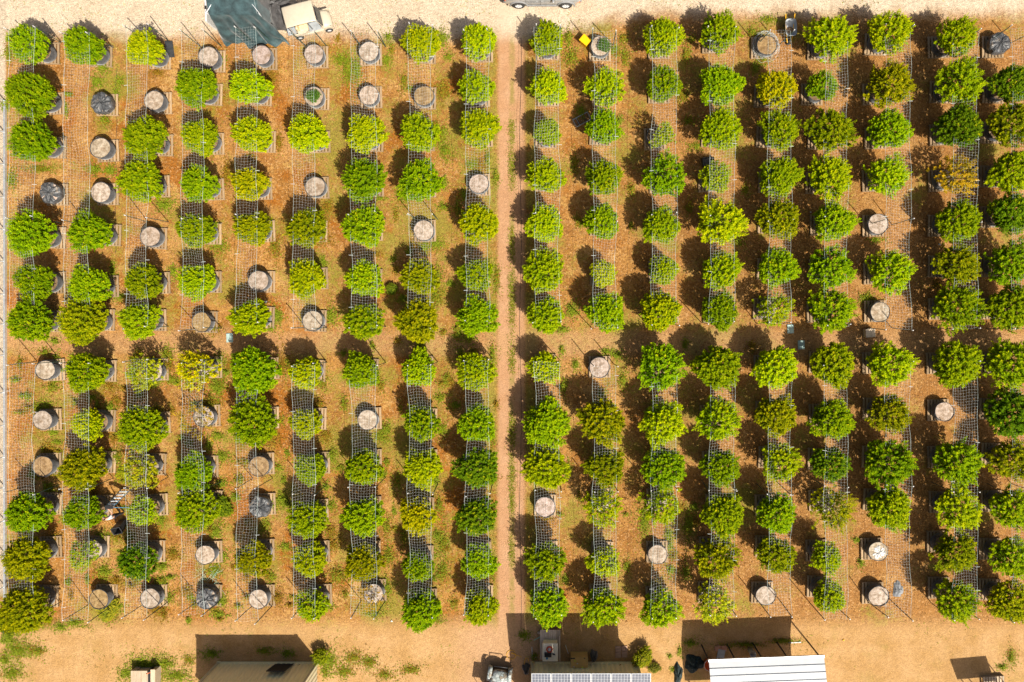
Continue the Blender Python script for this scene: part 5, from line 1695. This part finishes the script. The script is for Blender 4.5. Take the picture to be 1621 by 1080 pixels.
roots = []
pel = jt((0, 0, 0.96), (0.13, 0.10)); roots.append(pel)
sp1 = jt((0, 0.02, 1.14), (0.125, 0.095), pel)
sp2 = jt((0, 0.04, 1.32), (0.145, 0.10), sp1)
nk0 = jt((0, 0.06, 1.44), (0.075, 0.07), sp2)
nk = jt((0, 0.075, 1.50), 0.052, nk0)
hd0 = jt((0, 0.095, 1.565), (0.062, 0.07), nk)
hd1 = jt((0, 0.105, 1.63), (0.074, 0.088), hd0)
hd2 = jt((0, 0.10, 1.70), (0.066, 0.080), hd1)
jt((0, 0.09, 1.735), (0.035, 0.045), hd2)
for sx in (-1, 1):
    hip = jt((sx * 0.09, 0, 0.90), 0.088, pel)
    kn = jt((sx * 0.12, 0.03, 0.50), 0.056, hip)
    cf = jt((sx * 0.125, 0.0, 0.34), 0.055, kn)
    an = jt((sx * 0.13, -0.02, 0.09), 0.038, cf)
    he = jt((sx * 0.13, 0.0, 0.045), 0.036, an)
    jt((sx * 0.145, 0.17, 0.035), 0.028, he)
    sh_ = jt((sx * 0.175, 0.05, 1.40), 0.058, nk0)
    el_ = jt((sx * 0.235, 0.29, 1.26), 0.043, sh_)
    wr_ = jt((sx * 0.15, 0.50, 1.34), 0.029, el_)
    pm_ = jt((sx * 0.135, 0.575, 1.36), (0.036, 0.022), wr_)
    for k, (fx, fl) in enumerate(((-0.027, 0.075), (-0.009, 0.085), (0.009, 0.08), (0.026, 0.06))):
        b_ = jt((sx * 0.135 + fx, 0.585, 1.36), 0.0095); roots.append(b_)
        m_ = jt((sx * 0.135 + fx * 1.1, 0.585 + fl * 0.55, 1.365), 0.009, b_)
        jt((sx * 0.135 + fx * 1.15, 0.585 + fl * 0.9, 1.345), 0.008, m_)
    b_ = jt((sx * 0.135 - sx * 0.02, 0.54, 1.36), 0.011); roots.append(b_)
    m_ = jt((sx * 0.135 - sx * 0.055, 0.57, 1.365), 0.010, b_)
    jt((sx * 0.135 - sx * 0.065, 0.605, 1.36), 0.0085, m_)
me = skin_mesh('body', J, E, tuple(roots)); link('body', me, M['skin'], pe)
# shirt
J = []; E = []
a0 = jt((0, 0, 0.93), (0.150, 0.122)); a1 = jt((0, 0.02, 1.14), (0.150, 0.118), a0); a2 = jt((0, 0.04, 1.32), (0.168, 0.122), a1); a3 = jt((0, 0.058, 1.42), (0.10, 0.088), a2)
jt((0, 0.068, 1.465), (0.066, 0.064), a3)
for sx in (-1, 1):
    b_ = jt((sx * 0.175, 0.05, 1.40), 0.074, a3); jt((sx * 0.215, 0.20, 1.315), 0.066, b_)
me = skin_mesh('shirt', J, E, (0,)); link('shirt', me, M['shirt'], pe)
J = []; E = []
a0 = jt((0, 0, 0.97), (0.142, 0.112))
for sx in (-1, 1):
    h_ = jt((sx * 0.09, 0, 0.89), 0.104, a0); k_ = jt((sx * 0.12, 0.03, 0.50), 0.075, h_); c_ = jt((sx * 0.125, 0.0, 0.32), 0.070, k_); jt((sx * 0.13, -0.015, 0.10), 0.058, c_)
me = skin_mesh('trousers', J, E, (0,)); link('trousers', me, M['trousers'], pe)
J = []; E = []
a0 = jt((0, 0.065, 1.60), (0.072, 0.06)); a1 = jt((0, 0.078, 1.67), (0.086, 0.090), a0); jt((0, 0.085, 1.745), (0.05, 0.055), a1)
me = skin_mesh('hair', J, E, (0,)); link('hair', me, M['hair'], pe)
for sx in (-1, 1):
    J = []; E = []
    a0 = jt((sx * 0.13, -0.05, 0.05), 0.045); a1 = jt((sx * 0.137, 0.05, 0.05), 0.048, a0); jt((sx * 0.147, 0.19, 0.04), 0.038, a1)
    me = skin_mesh('shoe', J, E, (0,)); link('shoe', me, M['black'], pe)
    mb = MB(); mb.lathe([(0.0, 0.008), (0.008, 0.006), (0.010, 0)], 8, (sx * 0.03, 0.187, 1.645), 'Y'); mb.build('eye', M['black'], pe)
    mb = MB(); mb.tube([(sx * 0.078, 0.10, 1.61), (sx * 0.088, 0.09, 1.64), (sx * 0.08, 0.095, 1.67)], [0.008, 0.013, 0.008], 6); mb.build('ear', M['skin'], pe)
mb = MB(); mb.tube([(0, 0.188, 1.645), (0, 0.208, 1.615), (0, 0.19, 1.605)], [0.008, 0.014, 0.008], 6); mb.build('nose', M['skin'], pe)
mb = MB(); mb.tube([(-0.022, 0.180, 1.578), (0, 0.186, 1.576), (0.022, 0.180, 1.578)], [0.004, 0.007, 0.004], 6); mb.build('mouth', M['red'], pe)
